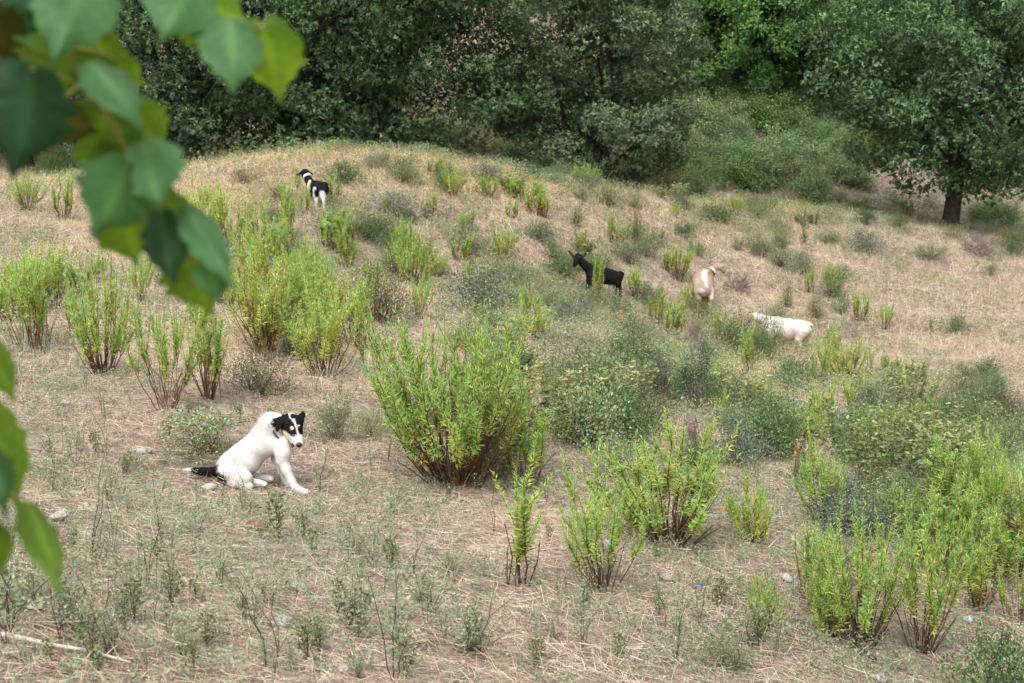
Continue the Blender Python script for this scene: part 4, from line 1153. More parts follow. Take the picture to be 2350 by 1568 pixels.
class Animal:
    """joints are read off the photograph (crop pixels + metres towards or away), then live in real space"""
    def __init__(s, ox, oy, sc_, D): s.ox, s.oy, s.k, s.D = ox, oy, sc_, D; s.pr = []
    def vp(s, cx, cy): return (s.ox + cx / s.k) / 1.743, (s.oy + cy / s.k) / 1.743
    def pt(s, cx, cy, dy=0.0):
        a, b = s.vp(cx, cy); return P(a, b, s.D + dy)
    def m(s, cpx): return cpx / s.k / 1.743 * s.D / FPX         # crop pixels to metres
    def limb(s, pts, rads, k=.02):
        """pts (cx, cy, dy); rads in crop pixels"""
        q = [p if len(p) == 3 and isinstance(p, np.ndarray) else s.pt(*p) for p in pts]
        for i in range(len(q) - 1): s.pr.append(('c', q[i], q[i + 1], s.m(rads[i]), s.m(rads[i + 1]), k))
    def flap(s, a, b, c, th, k=.008): s.pr.append(('t', s.pt(*a), s.pt(*b), s.pt(*c), s.m(th), k))
    def ground(s, cx, dy):
        """where the ground is under this column at this distance"""
        a, _ = s.vp(cx, 0); return stand(a, s.D + dy)
    def build(s, h):
        s.V, s.Q = skin(s.pr, h); s.N = vnormals(s.V, s.Q)
        px, py, d = project(s.V); s.cx = (px * 1.743 - s.ox) * s.k; s.cy = (py * 1.743 - s.oy) * s.k; s.dy = d - s.D
        s.C = np.ones((len(s.V), 3))
        s.jit = np.random.default_rng(3).normal(0, 1, (len(s.V), 2))
    def paint(s, col, a, b, ra, rb, dmin=-9, dmax=9, jit=4, soft=6):
        cx, cy = s.cx + s.jit[:, 0] * jit, s.cy + s.jit[:, 1] * jit
        p = np.stack([cx, cy, 0 * cx], -1)
        d = sd_cone(p, np.array([*a, 0.]), np.array([*b, 0.]), ra, rb)
        w = np.clip(.5 - d / soft, 0, 1) * ((s.dy > dmin) & (s.dy < dmax))
        s.C = s.C * (1 - w[:, None]) + np.asarray(col) * w[:, None]
    def front(s, cx, cy, r=14):
        m = (np.abs(s.cx - cx) < r) & (np.abs(s.cy - cy) < r)
        i = np.where(m)[0]; return s.V[i[np.argmin(s.dy[i])]]
    def surface(s, cx, cy): return s.front(cx, cy)
    def make(s, name, base, label, cat, hairs=0, hl=.02, hw=.001, flow=(-1, 0, -.6), lift=.45):
        o = empty(name, base); tag(o, label, cat)
        s.base = np.array(base)
        body = obj("body", mesh_np("body", s.V - s.base, [s.Q], s.C, M_COAT, True), o)
        if hairs:
            g = np.random.default_rng(8)
            i = g.integers(0, len(s.Q), hairs); w = g.dirichlet([1, 1, 1, 1], hairs)
            q = s.Q[i]
            B = (s.V[q] * w[..., None]).sum(1); n = norm((s.N[q] * w[..., None]).sum(1)); c = s.C[q[:, 0]]
            f = np.asarray(flow, float); f = f - (n @ f)[:, None] * n
            d = norm(n * lift + norm(f + 1e-6) + g.normal(0, .22, (hairs, 3)))
            L = hl(B, s, g) if callable(hl) else hl * g.uniform(.6, 1.3, hairs)
            sd = norm(np.cross(d, n + g.normal(0, .3, (hairs, 3)))) * hw * .5
            V = np.stack([B - n * .002 - sd, B - n * .002 + sd, B + d * L[:, None]], 1).reshape(-1, 3) - s.base
            obj("fur", mesh_np("fur", V, [np.arange(3 * hairs).reshape(-1, 3)], np.repeat(c * g.uniform(.66, 1.12, (hairs, 1)), 3, 0), M_FUR), o)
        return o
WHITE, BLACK, CREAM = np.array([.57, .555, .525]), np.array([.008, .008, .009]), np.array([.44, .34, .23])

def ball(r, c, squash=(1, 1, 1)):
    mb = MB(); V, T = ico_blob(1, 1, 3, 0)
    V = norm(V) * np.array(squash) * r
    mb.add(V + c, T=T); return mb
def ring(c, axis, r, w, t, n=28, el=(1, 1)):
    """a flat strap round a neck"""
    axis = norm(np.asarray(axis, float)); u = norm(np.cross(axis, [0.2, .9, .4])); v = np.cross(axis, u)
    a = np.arange(n) * 2 * math.pi / n
    rad = np.cos(a)[:, None] * u * el[0] + np.sin(a)[:, None] * v * el[1]
    R = [c + rad * (r + o) + axis * z for o, z in ((0, -w / 2), (t, -w / 2), (t, w / 2), (0, w / 2))]
    V = np.stack(R, 1).reshape(-1, 3); Q = []
    for i in range(n):
        j = (i + 1) % n
        for e in range(4): Q.append((i * 4 + e, j * 4 + e, j * 4 + (e + 1) % 4, i * 4 + (e + 1) % 4))
    mb = MB(); mb.add(V, Q=Q); return mb
M_STRAP = mat_flat("dark_strap", (.05, .038, .028), .6, .3)
M_STRAPW = mat_flat("white_strap", (.72, .70, .62), .7, .3)
M_HORN = mat_flat("horn", (.20, .185, .165), .5, .4, .3, 60)
M_HORN_PALE = mat_flat("pale_horn", (.22, .22, .22), .5, .4, .25, 60)

# ---- the dog
dg = Animal(640, 1560, 3.1357, 8.45)
# trunk: rump, loin, deep ribs, shoulders, neck
dg.limb([(800, 1010, .02), (900, 930, .0), (1040, 830, -.01), (1180, 740, -.02), (1300, 640, -.03), (1400, 600, -.04)], [120, 146, 160, 172, 170, 148], .03)
dg.limb([(860, 1040, -.02), (960, 1000, -.02), (1120, 900, -.03)], [120, 130, 150], .03)            # belly and flank
dg.limb([(1290, 700, -.03), (1450, 690, -.05)], [150, 122], .03)                                     # breast
dg.limb([(1330, 560, -.03), (1400, 450, -.045), (1500, 420, -.06)], [165, 148, 118], .03)            # neck with its ruff
dg.limb([(1330, 430, -.03), (1400, 390, -.03)], [92, 100], .03)
# head looking down and towards the lens
dg.limb([(1640, 405, -.075), (1672, 440, -.105)], [118, 122], .02)
dg.limb([(1668, 470, -.13), (1700, 560, -.165), (1735, 650, -.20), (1748, 690, -.212)], [104, 78, 56, 46], .016)
dg.limb([(1650, 560, -.13), (1700, 670, -.175)], [72, 44], .015)                                     # jaw
dg.limb([(1600, 520, -.115), (1640, 540, -.13)], [60, 60], .02)
dg.limb([(1740, 500, -.125), (1745, 530, -.14)], [42, 42], .02)
dg.limb([(1640, 478, -.165), (1648, 474, -.165)], [26, 24], .012)                                     # brows
dg.limb([(1742, 458, -.175), (1746, 456, -.175)], [24, 22], .012)
# ears: near one hangs, far one half pricked with folded tip
dg.flap((1548, 325, -.10), (1585, 400, -.13), (1432, 372, -.14), 12, .01)
dg.flap((1430, 370, -.14), (1560, 395, -.145), (1470, 522, -.155), 11, .006)
dg.flap((1735, 330, -.085), (1800, 395, -.095), (1790, 278, -.075), 12, .01)
dg.flap((1790, 278, -.075), (1800, 345, -.09), (1842, 312, -.10), 11, .008)
# near fore leg, reaching out
pw = dg.pt(1815, 1292, -.15)
dg.limb([(1540, 690, -.09), (1545, 800, -.10), (1540, 885, -.10)], [108, 90, 76], .03)
dg.limb([(1540, 885, -.10), (1590, 1010, -.115), (1655, 1150, -.135), (1690, 1215, -.14)], [74, 60, 48, 46], .015)
dg.limb([(1690, 1215, -.14), (1760, 1265, -.155), (1840, 1290, -.17)], [46, 46, 40], .012)
for a, b, d in ((1850, 1262, -.15), (1865, 1285, -.17), (1850, 1305, -.19), (1822, 1312, -.20)):
    dg.limb([(1800, 1278, -.165), (a, b, d)], [24, 21], .008)
# far fore leg behind it
dg.limb([(1440, 720, .02), (1480, 860, .02), (1530, 1010, .015), (1575, 1150, .01), (1625, 1195, -.01)], [100, 76, 52, 42, 36], .015)
# near hind leg folded on the ground: thigh, shank, long foot
dg.limb([(850, 1030, -.04), (960, 1075, -.09), (1080, 1110, -.11)], [120, 108, 78], .03)
dg.limb([(1080, 1110, -.11), (960, 1165, -.12), (905, 1165, -.10)], [70, 52, 46], .02)
dg.limb([(905, 1170, -.10), (1040, 1200, -.12), (1130, 1210, -.125)], [46, 50, 44], .012)
dg.limb([(1120, 1140, -.07), (1230, 1165, -.075), (1295, 1180, -.08)], [46, 40, 40], .012)
for a, b, d in ((1325, 1168, -.07), (1328, 1185, -.085), (1312, 1198, -.10)): dg.limb([(1280, 1176, -.08), (a, b, d)], [22, 20], .008)
# far hind foot
dg.limb([(1080, 1060, .03), (1230, 1095, .04), (1350, 1110, .045), (1385, 1112, .045)], [80, 44, 42, 40], .012)
for a, b, d in ((1412, 1095, .055), (1416, 1112, .045), (1402, 1128, .03)): dg.limb([(1370, 1108, .045), (a, b, d)], [22, 20], .008)
# tail along the ground
dg.limb([(740, 1020, .02), (640, 1030, .03), (540, 1024, .04), (440, 1018, .045)], [66, 56, 50, 42], .015)
dg.limb([(440, 1018, .045), (360, 1008, .05), (285, 994, .05)], [42, 26, 5], .01)
dg.build(.0042)
dg.C[:] = WHITE
W2 = np.array([.49, .46, .415])
dg.paint(W2, (1580, 1000), (1800, 1300), 110, 90, jit=60, soft=90)                # dusty leg
dg.paint(W2, (900, 1150), (1300, 1180), 60, 60, jit=60, soft=120)
dg.paint(np.array([.40, .37, .33]), (930, 930), (1080, 960), 26, 20, jit=26, soft=60)
dg.paint(np.array([.36, .31, .26]), (1720, 1240), (1860, 1310), 20, 16, jit=30, soft=30)
# tail and thigh patch
dg.paint(BLACK, (455, 1020), (700, 1020), 70, 85, dmin=-.06, jit=10)
dg.paint(BLACK, (690, 1060), (790, 1130), 55, 45, dmin=-.2, dmax=.2, jit=10)
# black mask
mask = dict(dmin=-.5, dmax=-.02, jit=3, soft=8)
dg.paint(BLACK, (1590, 380), (1600, 470), 92, 88, **mask)
dg.paint(BLACK, (1600, 450), (1690, 545), 92, 62, **mask)
dg.paint(BLACK, (1520, 360), (1455, 400), 75, 70, dmin=-.5, dmax=-.118, jit=3)
dg.paint(BLACK, (1480, 420), (1470, 510), 80, 40, dmin=-.5, dmax=-.122, jit=3)
dg.paint(BLACK, (1740, 370), (1780, 500), 82, 62, **mask)
dg.paint(BLACK, (1700, 560), (1712, 590), 36, 26, **mask)
dg.paint(BLACK, (1790, 270), (1830, 330), 48, 40, **mask)
dg.paint(WHITE * .95, (1838, 285), (1840, 360), 10, 14, dmin=-.5, dmax=-.05, jit=3)
dg.paint(WHITE, (1640, 270), (1658, 330), 40, 36, **mask)                          # blaze
dg.paint(WHITE, (1655, 330), (1702, 440), 27, 9, **mask)
dg.paint(WHITE, (1702, 440), (1738, 575), 6, 12, dmin=-.5, dmax=-.02, jit=2, soft=8)
dg.paint(BLACK, (1664, 328), (1668, 332), 32, 32, dmin=-.5, dmax=-.02, jit=2, soft=6)  # the black dot
dg.paint(CREAM * 1.25, (1652, 474), (1658, 482), 20, 20, dmin=-.5, dmax=-.02, jit=2, soft=6)
dg.paint(CREAM * 1.25, (1738, 452), (1742, 462), 17, 17, dmin=-.5, dmax=-.02, jit=2, soft=6)
dg.paint(WHITE * .97, (1560, 545), (1640, 625), 28, 40, dmin=-.5, dmax=-.02, jit=4, soft=16)
dg.paint(CREAM * 1.35, (1545, 530), (1575, 560), 20, 20, dmin=-.5, dmax=-.02, jit=5, soft=20)
dg.paint(WHITE * .97, (1735, 620), (1760, 720), 52, 60, dmin=-.5, dmax=-.02, jit=5, soft=10)
dg.paint(np.array([.5, .48, .47]), (1700, 600), (1705, 640), 22, 22, dmin=-.5, dmax=-.02, jit=16, soft=30)
dbase = hit(560, 1122)[0]
def dog_hair(B, s, g):
    px, py, d = project(B); cx = (px * 1.743 - s.ox) * s.k; cy = (py * 1.743 - s.oy) * s.k
    L = np.full(len(B), .013)
    L = np.where((cx < 1460) & (cy < 560), .034, L)           # ruff
    L = np.where((cx < 900) & (cy < 1120), .024, L)
    L = np.where(cx < 720, .026, L)
    L = np.where((cx > 1500) & (cy < 760), .004, L)
    L = np.where((cy > 1000) & (cx > 900), .007, L)
    return L * g.uniform(.5, 1.25, len(B))
dog = dg.make("dog", dbase, "white dog with a black masked face and black tail, sitting on the straw", "dog", 26000, dog_hair, .0011, (-.9, .1, -.75), .28)
def dpart(name, mb, mat, lab=None, smooth=True):
    mb.V = [v - dg.base for v in mb.V]; o = obj(name, mb.mesh(name, mat, smooth), dog)
    if lab: o["label"] = lab
    return o
for ex, ey in ((1632, 505), (1764, 476)):
    q = dg.front(ex, ey); dpart("eye", ball(.0085, q + norm(-q) * .004), M_GLOSSY)
q = dg.front(1752, 700, 20)
dpart("nose", ball(dg.m(40), q + norm(-q) * -.004 + [0, 0, .002], (1.0, .75, .8)), M_GLOSSY)
nk0, nk1 = dg.pt(1440, 600, -.04), dg.pt(1600, 470, -.08)
c_ = dg.pt(1515, 530, -.058)
dpart("collar", ring(c_, nk1 - nk0, dg.m(138), .011, .005), M_STRAP)
dpart("collar_tag", ball(.009, dg.front(1645, 690) + np.array([.004, -.012, -.006]), (1, .35, 1.5)), M_STRAP)

# ---- goats
SAND, SANDL, PINKW = lin(152, 131, 115), lin(168, 149, 133), lin(190, 181, 170)
def goat_common(an, o, eye=None):
    pass
# black and white goat, seen from behind, head turned away to the left
loc, D1 = hit(728, 472)
g1 = Animal(1100, 620, 7.127, 26.5)
ky = stand(728, 26.5)
def leg(an, pts, rads, cx, dy, k=.02):
    ft = an.ground(cx, dy) + np.array([0, 0, an.m(rads[-1]) * .6])
    q = [an.pt(*p) for p in pts] + [ft]
    for i in range(len(q) - 1): an.pr.append(('c', q[i], q[i + 1], an.m(rads[i]), an.m(rads[i + 1]), k))
    an.pr.append(('c', ft, ft + np.array([0, -.02, -.01]), an.m(rads[-1]) * 1.2, an.m(rads[-1]) * 1.1, .01))
g1.limb([(1320, 960, -.10), (1220, 970, .05), (1100, 940, .22), (1040, 880, .36)], [190, 215, 200, 150], .05)
g1.limb([(1430, 850, -.12), (1430, 960, -.12)], [75, 110], .04)
g1.limb([(1020, 830, .38), (960, 720, .43), (905, 600, .47), (880, 520, .49)], [125, 105, 92, 88], .03)
g1.limb([(865, 490, .49), (840, 500, .56), (800, 580, .66)], [92, 82, 55], .02)
g1.flap((935, 455, .48), (1000, 530, .48), (1062, 545, .44), 24)
g1.flap((790, 450, .5), (770, 500, .52), (640, 575, .46), 24)
g1.limb([(820, 425, .50), (800, 400, .49)], [22, 10], .01)
g1.limb([(905, 420, .49), (915, 395, .48)], [22, 10], .01)
leg(g1, [(1230, 1020, -.05), (1170, 1180, -.02), (1180, 1330, -.06)], [130, 82, 42, 30], 1175, -.06)
leg(g1, [(1400, 1010, -.16), (1370, 1180, -.16), (1390, 1330, -.20)], [130, 82, 42, 30], 1395, -.20)
leg(g1, [(1010, 960, .40), (1010, 1150, .42)], [100, 60, 28], 1005, .42)
leg(g1, [(1120, 960, .32), (1120, 1150, .34)], [100, 60, 28], 1120, .34)
g1.limb([(1460, 800, -.2), (1490, 850, -.24), (1500, 920, -.24)], [30, 28, 10], .02)
g1.build(.009)
g1.C[:] = BLACK * 1.2
g1.paint(WHITE, (1000, 740), (940, 900), 30, 40, jit=8); g1.paint(WHITE, (945, 900), (990, 1180), 45, 40, jit=8)
g1.paint(WHITE, (1130, 960), (1110, 1120), 50, 52, jit=8, dmax=.15); g1.paint(WHITE, (1120, 1150), (1230, 1500), 70, 220, jit=8)
g1.paint(WHITE, (1330, 1130), (1400, 1500), 110, 200, jit=8)
g1.paint(BLACK * 1.2, (1030, 850), (1040, 1230), 45, 40, jit=8); g1.paint(BLACK * 1.2, (1190, 1060), (1190, 1150), 70, 60, jit=8)
goat = g1.make("goat", ky, "black and white goat with a white collar on the crest, looking away", "goat", 3500, .03, .004, (0, .2, -1), .3)
c_ = g1.pt(918, 612, .463); r_ = ring(c_, g1.pt(880, 520, .49) - g1.pt(960, 720, .43), g1.m(98), .045, .012)
r_.V = [v - g1.base for v in r_.V]; obj("collar", r_.mesh("collar", M_STRAPW), goat)

# black goat, side on, face towards us
g2 = Animal(2240, 960, 7.127, 27.3)
ky = stand(1392, 27.3)
g2.limb([(900, 930, -.03), (1080, 960, .0), (1300, 1030, .03), (1500, 1080, .06), (1640, 1060, .08)], [170, 205, 218, 205, 165], .05)
g2.limb([(880, 860, -.03), (760, 760, -.06), (640, 650, -.08), (560, 560, -.09)], [150, 120, 105, 98], .03)
g2.limb([(520, 470, -.10), (480, 530, -.15), (440, 660, -.23), (425, 720, -.25)], [100, 96, 66, 56], .02)
g2.limb([(420, 740, -.24), (465, 820, -.20)], [30, 12], .015)
g2.flap((370, 440, -.10), (385, 500, -.10), (255, 325, -.13), 26)
g2.flap((610, 470, -.10), (610, 530, -.10), (732, 395, -.13), 26)
leg(g2, [(860, 1020, -.08), (800, 1180, -.09)], [120, 60, 30], 780, -.10)
leg(g2, [(940, 1040, .08), (900, 1180, .08)], [120, 60, 30], 890, .08)
leg(g2, [(1640, 1090, .0), (1660, 1230, -.02), (1720, 1360, .0)], [150, 90, 46, 32], 1705, 0)
leg(g2, [(1600, 1090, .16), (1560, 1230, .15), (1600, 1360, .16)], [140, 80, 44, 30], 1590, .16)
g2.limb([(1720, 920, .08), (1790, 960, .10), (1800, 1060, .10)], [40, 34, 12], .02)
g2.build(.009)
g2.C[:] = BLACK
g2.paint(lin(70, 50, 40), (390, 440), (400, 500), 16, 16, jit=4); g2.paint(lin(84, 62, 50), (280, 370), (340, 430), 22, 26, dmax=-.09, jit=4)
g2.paint(lin(84, 62, 50), (640, 460), (690, 430), 24, 18, dmax=-.09, jit=4); g2.paint(lin(72, 52, 42), (540, 470), (560, 500), 16, 14, jit=4)
g2.paint(lin(110, 78, 58), (540, 720), (520, 790), 20, 20, jit=6); g2.paint(lin(150, 146, 150), (455, 780), (470, 840), 26, 22, jit=8)
goat = g2.make("goat", ky, "black goat standing behind green shoots, facing the camera", "goat", 3500, .03, .004, (.3, 0, -1), .3)
for hx, hy, tx, ty in ((460, 400, 452, 335), (575, 410, 605, 355)):
    q = MB(); q.tube([g2.pt(hx, hy, -.09) - g2.base, g2.pt((hx + tx) / 2, (hy + ty) / 2, -.08) - g2.base, g2.pt(tx, ty, -.05) - g2.base], [.017, .014, .007], 7); obj("horn", q.mesh("horn", M_HORN_PALE, True), goat)
for ex, ey in ((420, 530), (545, 545)):
    q = ball(.011, g2.front(ex, ey, 25) - g2.base); obj("eye", q.mesh("eye", M_GLOSSY, True), goat)

# tan goat, seen from behind and above, head turned right
g3 = Animal(2680, 990, 3.563, 29.3)
ky = stand(1612, 29.3)
g3.limb([(490, 600, -.28), (475, 540, -.10), (470, 490, .10), (490, 430, .35), (520, 385, .52)], [122, 145, 150, 125, 88], .05)
g3.limb([(400, 610, -.24), (400, 640, -.22)], [55, 60], .05); g3.limb([(575, 610, -.26), (580, 640, -.26)], [50, 55], .05)
g3.limb([(530, 400, .55), (590, 345, .60), (650, 285, .64), (690, 250, .64)], [80, 58, 47, 48], .03)
g3.limb([(690, 262, .63), (725, 285, .60), (765, 335, .56), (772, 345, .55)], [52, 47, 30, 26], .02)
g3.flap((705, 245, .58), (715, 275, .57), (822, 266, .50), 9)
g3.flap((650, 215, .66), (660, 240, .67), (575, 160, .72), 9)
leg(g3, [(410, 640, -.24), (415, 730, -.28), (405, 780, -.24)], [70, 40, 21, 17], 405, -.26)
leg(g3, [(580, 650, -.28), (585, 730, -.33), (572, 790, -.30)], [66, 38, 21, 17], 565, -.32)
leg(g3, [(455, 480, .38), (450, 580, .42)], [70, 34, 15], 450, .44)
leg(g3, [(550, 470, .42), (555, 580, .46)], [64, 34, 15], 556, .46)
g3.limb([(505, 640, -.24), (515, 720, -.22), (525, 775, -.24)], [60, 42, 14], .03)
g3.limb([(510, 570, -.36), (520, 585, -.42), (545, 615, -.43)], [26, 22, 10], .02)
g3.build(.011)
g3.C[:] = SAND
g3.paint(PINKW, (500, 365), (490, 440), 50, 34, jit=8, soft=18); g3.paint(PINKW, (500, 440), (525, 560), 28, 10, jit=8, soft=18)
g3.paint(PINKW, (395, 610), (470, 615), 34, 20, jit=8, soft=18, dmax=.1); g3.paint(PINKW, (602, 570), (598, 800), 16, 22, jit=5, soft=14)
g3.paint(SANDL, (380, 470), (360, 600), 40, 30, jit=14, soft=40)
g3.paint(lin(128, 98, 82), (740, 310), (775, 350), 30, 26, jit=3, soft=20); g3.paint(lin(140, 108, 90), (560, 370), (640, 300), 30, 24, jit=5, soft=24)
g3.paint(lin(120, 74, 50), (505, 690), (530, 775), 55, 24, jit=4, soft=12, dmin=-.36); g3.paint(lin(66, 44, 36), (500, 640), (530, 650), 36, 30, jit=4, soft=12, dmin=-.33, dmax=.1)  # brown udder, then dark shade painted in between the hind legs
goat = g3.make("goat", ky, "tan and white goat with curved horns, seen from behind, head turned right", "goat", 3500, .022, .004, (0, -.3, -1), .25)
for pts, mt in (([(722, 222, .60), (690, 192, .63), (655, 205, .66), (632, 245, .67)], M_HORN_PALE), ([(690, 215, .68), (640, 178, .70), (590, 190, .72), (553, 232, .73)], M_HORN)):
    q = MB(); q.tube([g3.pt(*p) - g3.base for p in pts], [.036, .034, .027, .010], 8); obj("horn", q.mesh("horn", mt, True), goat)
r_ = ring(g3.pt(598, 338, .605), g3.pt(650, 285, .64) - g3.pt(540, 390, .55), g3.m(60), .035, .012); r_.V = [v - g3.base for v in r_.V]
obj("collar", r_.mesh("collar", M_STRAPW), goat)
r_ = ring(g3.pt(578, 356, .59), g3.pt(650, 285, .64) - g3.pt(540, 390, .55), g3.m(66), .03, .012); r_.V = [v - g3.base for v in r_.V]
obj("collar_strap", r_.mesh("collar_strap", M_STRAP), goat)

# white goat, grazing, head down behind a shrub
g4 = Animal(2680, 990, 3.563, 26.3)
ky = stand(1810, 26.3)
g4.limb([(1380, 1100, -.05), (1500, 1130, .0), (1680, 1170, .03), (1850, 1170, .05), (1930, 1160, .06)], [105, 142, 150, 132, 105], .05)
g4.limb([(1400, 1060, -.05), (1310, 1020, -.09), (1220, 985, -.12), (1160, 980, -.14)], [88, 66, 52, 46], .03)
g4.limb([(1150, 985, -.15), (1110, 1020, -.17), (1070, 1100, -.20)], [50, 42, 26], .02)
g4.flap((1160, 960, -.18), (1170, 990, -.18), (1220, 1030, -.22), 9); g4.flap((1150, 960, -.10), (1130, 985, -.1), (1090, 950, -.04), 9)
leg(g4, [(1430, 1190, -.13), (1450, 1300, -.13)], [80, 38, 18], 1445, -.14)
leg(g4, [(1470, 1190, .08), (1490, 1300, .08)], [80, 38, 18], 1500, .08)
leg(g4, [(1880, 1200, -.08), (1840, 1310, -.09), (1850, 1400, -.08)], [110, 58, 26, 19], 1835, -.08)
leg(g4, [(1930, 1200, .16), (1940, 1310, .15), (1985, 1400, .16)], [100, 56, 26, 19], 1985, .16)
g4.limb([(1980, 1090, .06), (2015, 1110, .07), (2026, 1160, .07)], [26, 22, 10], .02)
g4.build(.011)
g4.C[:] = lin(198, 194, 186)
g4.paint(lin(196, 186, 178), (1420, 1200), (1800, 1250), 70, 70, jit=25, soft=70); g4.paint(lin(168, 154, 150), (1720, 1140), (1800, 1250), 34, 30, jit=22, soft=50)
g4.paint(lin(196, 180, 152), (1960, 1090), (2010, 1110), 40, 30, jit=6, soft=20); g4.paint(lin(186, 168, 138), (1880, 1310), (1960, 1290), 50, 50, jit=8, soft=40)
g4.paint(BLACK * 3, (2005, 1120), (2024, 1150), 9, 9, jit=3, soft=6); g4.paint(lin(150, 118, 96), (1140, 980), (1070, 1110), 62, 50, jit=6, soft=20)
g4.paint(lin(140, 112, 96), (1450, 1330), (1490, 1500), 50, 60, jit=6, soft=20)
goat = g4.make("goat", ky, "white goat grazing with its head hidden behind a shrub", "goat", 3500, .03, .004, (.2, 0, -1), .25)
q = MB(); q.tube([g4.pt(1140, 950, -.13) - g4.base, g4.pt(1175, 915, -.12) - g4.base, g4.pt(1215, 930, -.1) - g4.base], [.02, .016, .006], 7); obj("horn", q.mesh("horn", M_HORN, True), goat)

#LEAVES
# ------------------------------------------------------------------ the branches hanging close to the lens
def leaf_mat():
    m, N, Lk, bs, out = new_mat("broad_leaf")
    at = N.new("ShaderNodeAttribute"); at.attribute_name = "Col"
    Lk.new(at.outputs["Color"], bs.inputs["Base Color"])
    bs.inputs["Roughness"].default_value = .45; bs.inputs["Specular IOR Level"].default_value = .16
    tr = N.new("ShaderNodeBsdfTranslucent")
    mx = N.new("ShaderNodeMix"); mx.data_type = 'RGBA'; mx.blend_type = 'MULTIPLY'; mx.inputs[0].default_value = 1
    Lk.new(at.outputs["Color"], mx.inputs[6]); mx.inputs[7].default_value = (3.3, 3.0, .6, 1)
    Lk.new(mx.outputs[2], tr.inputs["Color"])
    ms = N.new("ShaderNodeMixShader"); ms.inputs[0].default_value = .45
    Lk.new(bs.outputs[0], ms.inputs[1]); Lk.new(tr.outputs[0], ms.inputs[2])
    Lk.new(ms.outputs[0], out.inputs["Surface"])
    return m
M_BROAD = leaf_mat()
def broad_leaf(b, t, w, D, dD, col, seed, roll=0.0, cup=.18):
    """b, t: base and tip in crop pixels; w: width; dD: how much farther the tip hangs than the base"""
    g = np.random.default_rng(seed)
    p0, p1 = P(*b, D), P(*t, D + dD)
    ax = p1 - p0; L = np.linalg.norm(ax); ax = ax / L
    view = norm(-(p0 + p1))
    sd = norm(np.cross(ax, view)); n = np.cross(sd, ax)
    sd, n = sd * math.cos(roll) + n * math.sin(roll), n * math.cos(roll) - sd * math.sin(roll)
    Wm = w * 1.22 / FPX * D
    nu, nv = 40, 9
    u = np.linspace(0, 1, nu); v = np.linspace(-1, 1, nv)
    prof = np.interp(u, [0, .04, .12, .24, .36, .48, .60, .70, .80, .90, 1], [.08, .46, .86, 1.0, .97, .92, .74, .44, .22, .09, .0]) * .5
    prof *= 1 + (.17 * np.abs(np.sin(u * math.pi * 4.6 + g.random() * 2)) - .09 + .05 * np.sin(u * 37 + seed)) * (u < .93)
    lobe = -.10 * np.exp(-((u - .03) / .05) ** 2)                         # heart shaped base
    U, Vv = np.meshgrid(u, v, indexing='ij')
    half = prof[:, None] * Wm * Vv
    along = U * L + lobe[:, None] * L * np.abs(Vv) * 1.1
    lift = -cup * Wm * Vv ** 2 * .6 + .02 * Wm * np.sin(U * 9 + Vv * 3 + seed) + .05 * L * np.sin(U * math.pi) * g.uniform(-.4, 1)
    pts = p0 + along[..., None] * ax + half[..., None] * sd + lift[..., None] * n
    vein = np.exp(-(Vv / .09) ** 2) * .9
    for k in range(4):
        vein = np.maximum(vein, .5 * np.exp(-((U - (.08 + .17 * k) - np.abs(Vv) * .28) / .022) ** 2))
    C = col * (.85 + .35 * g.random() + .25 * np.sin(U * 5 + Vv * 4 + seed)[..., None] * .5) * (1 + vein[..., None] * np.array([.7, .55, .5]))
    i = np.arange(nu * nv).reshape(nu, nv)
    Q = np.stack([i[:-1, :-1], i[1:, :-1], i[1:, 1:], i[:-1, 1:]], -1).reshape(-1, 4)
    return pts.reshape(-1, 3), Q, C.reshape(-1, 3), p0
CA, CB_, CC = np.array([.030, .085, .030]), np.array([.068, .130, .022]), np.array([.044, .108, .050])  # CC: sky sheen of the upper face put into the leaf colour
DKL, OLB = np.array([.010, .034, .015]), np.array([.055, .062, .012])
def branch(name, label, twig, leaves, trad):
    base = P(*twig[0][:2], twig[0][2])
    o = empty(name, base); tag(o, label, "branch")
    tm = MB(); tm.tube([P(a, b, d) - base for a, b, d in twig], trad, 7, lin(92, 92, 44))
    obj("twig", tm.mesh("twig", M_STEM, True), o)
    tw = np.array([P(a, b, d) for a, b, d in twig])
    # dense twig points for leaf stalks
    tt = np.concatenate([tw[i] + (tw[i + 1] - tw[i]) * np.linspace(0, 1, 12)[:, None] for i in range(len(tw) - 1)])
    for k, (b, t, w, D, dD, col, roll) in enumerate(leaves):
        V, Q, C, p0 = broad_leaf(b, t, w, D, dD, col, k + len(leaves) * 7, roll)
        V = V - base
        lf = obj("leaf", mesh_np("leaf", V, [Q], C, M_BROAD, True), o)
        q = tt[np.argmin(((tt - p0) ** 2).sum(1))]
        s = MB(); m = (q + p0) / 2 + np.array([0, 0, .004])
        s.tube([q - base, m - base, p0 - base], [.0011, .0009, .0008], 5, lin(150, 140, 78)); obj("stalk", s.mesh("stalk", M_STEM), lf)
    return o
s_ = 1 / 2.102
def cr(x, y): return (x * s_, y * s_)
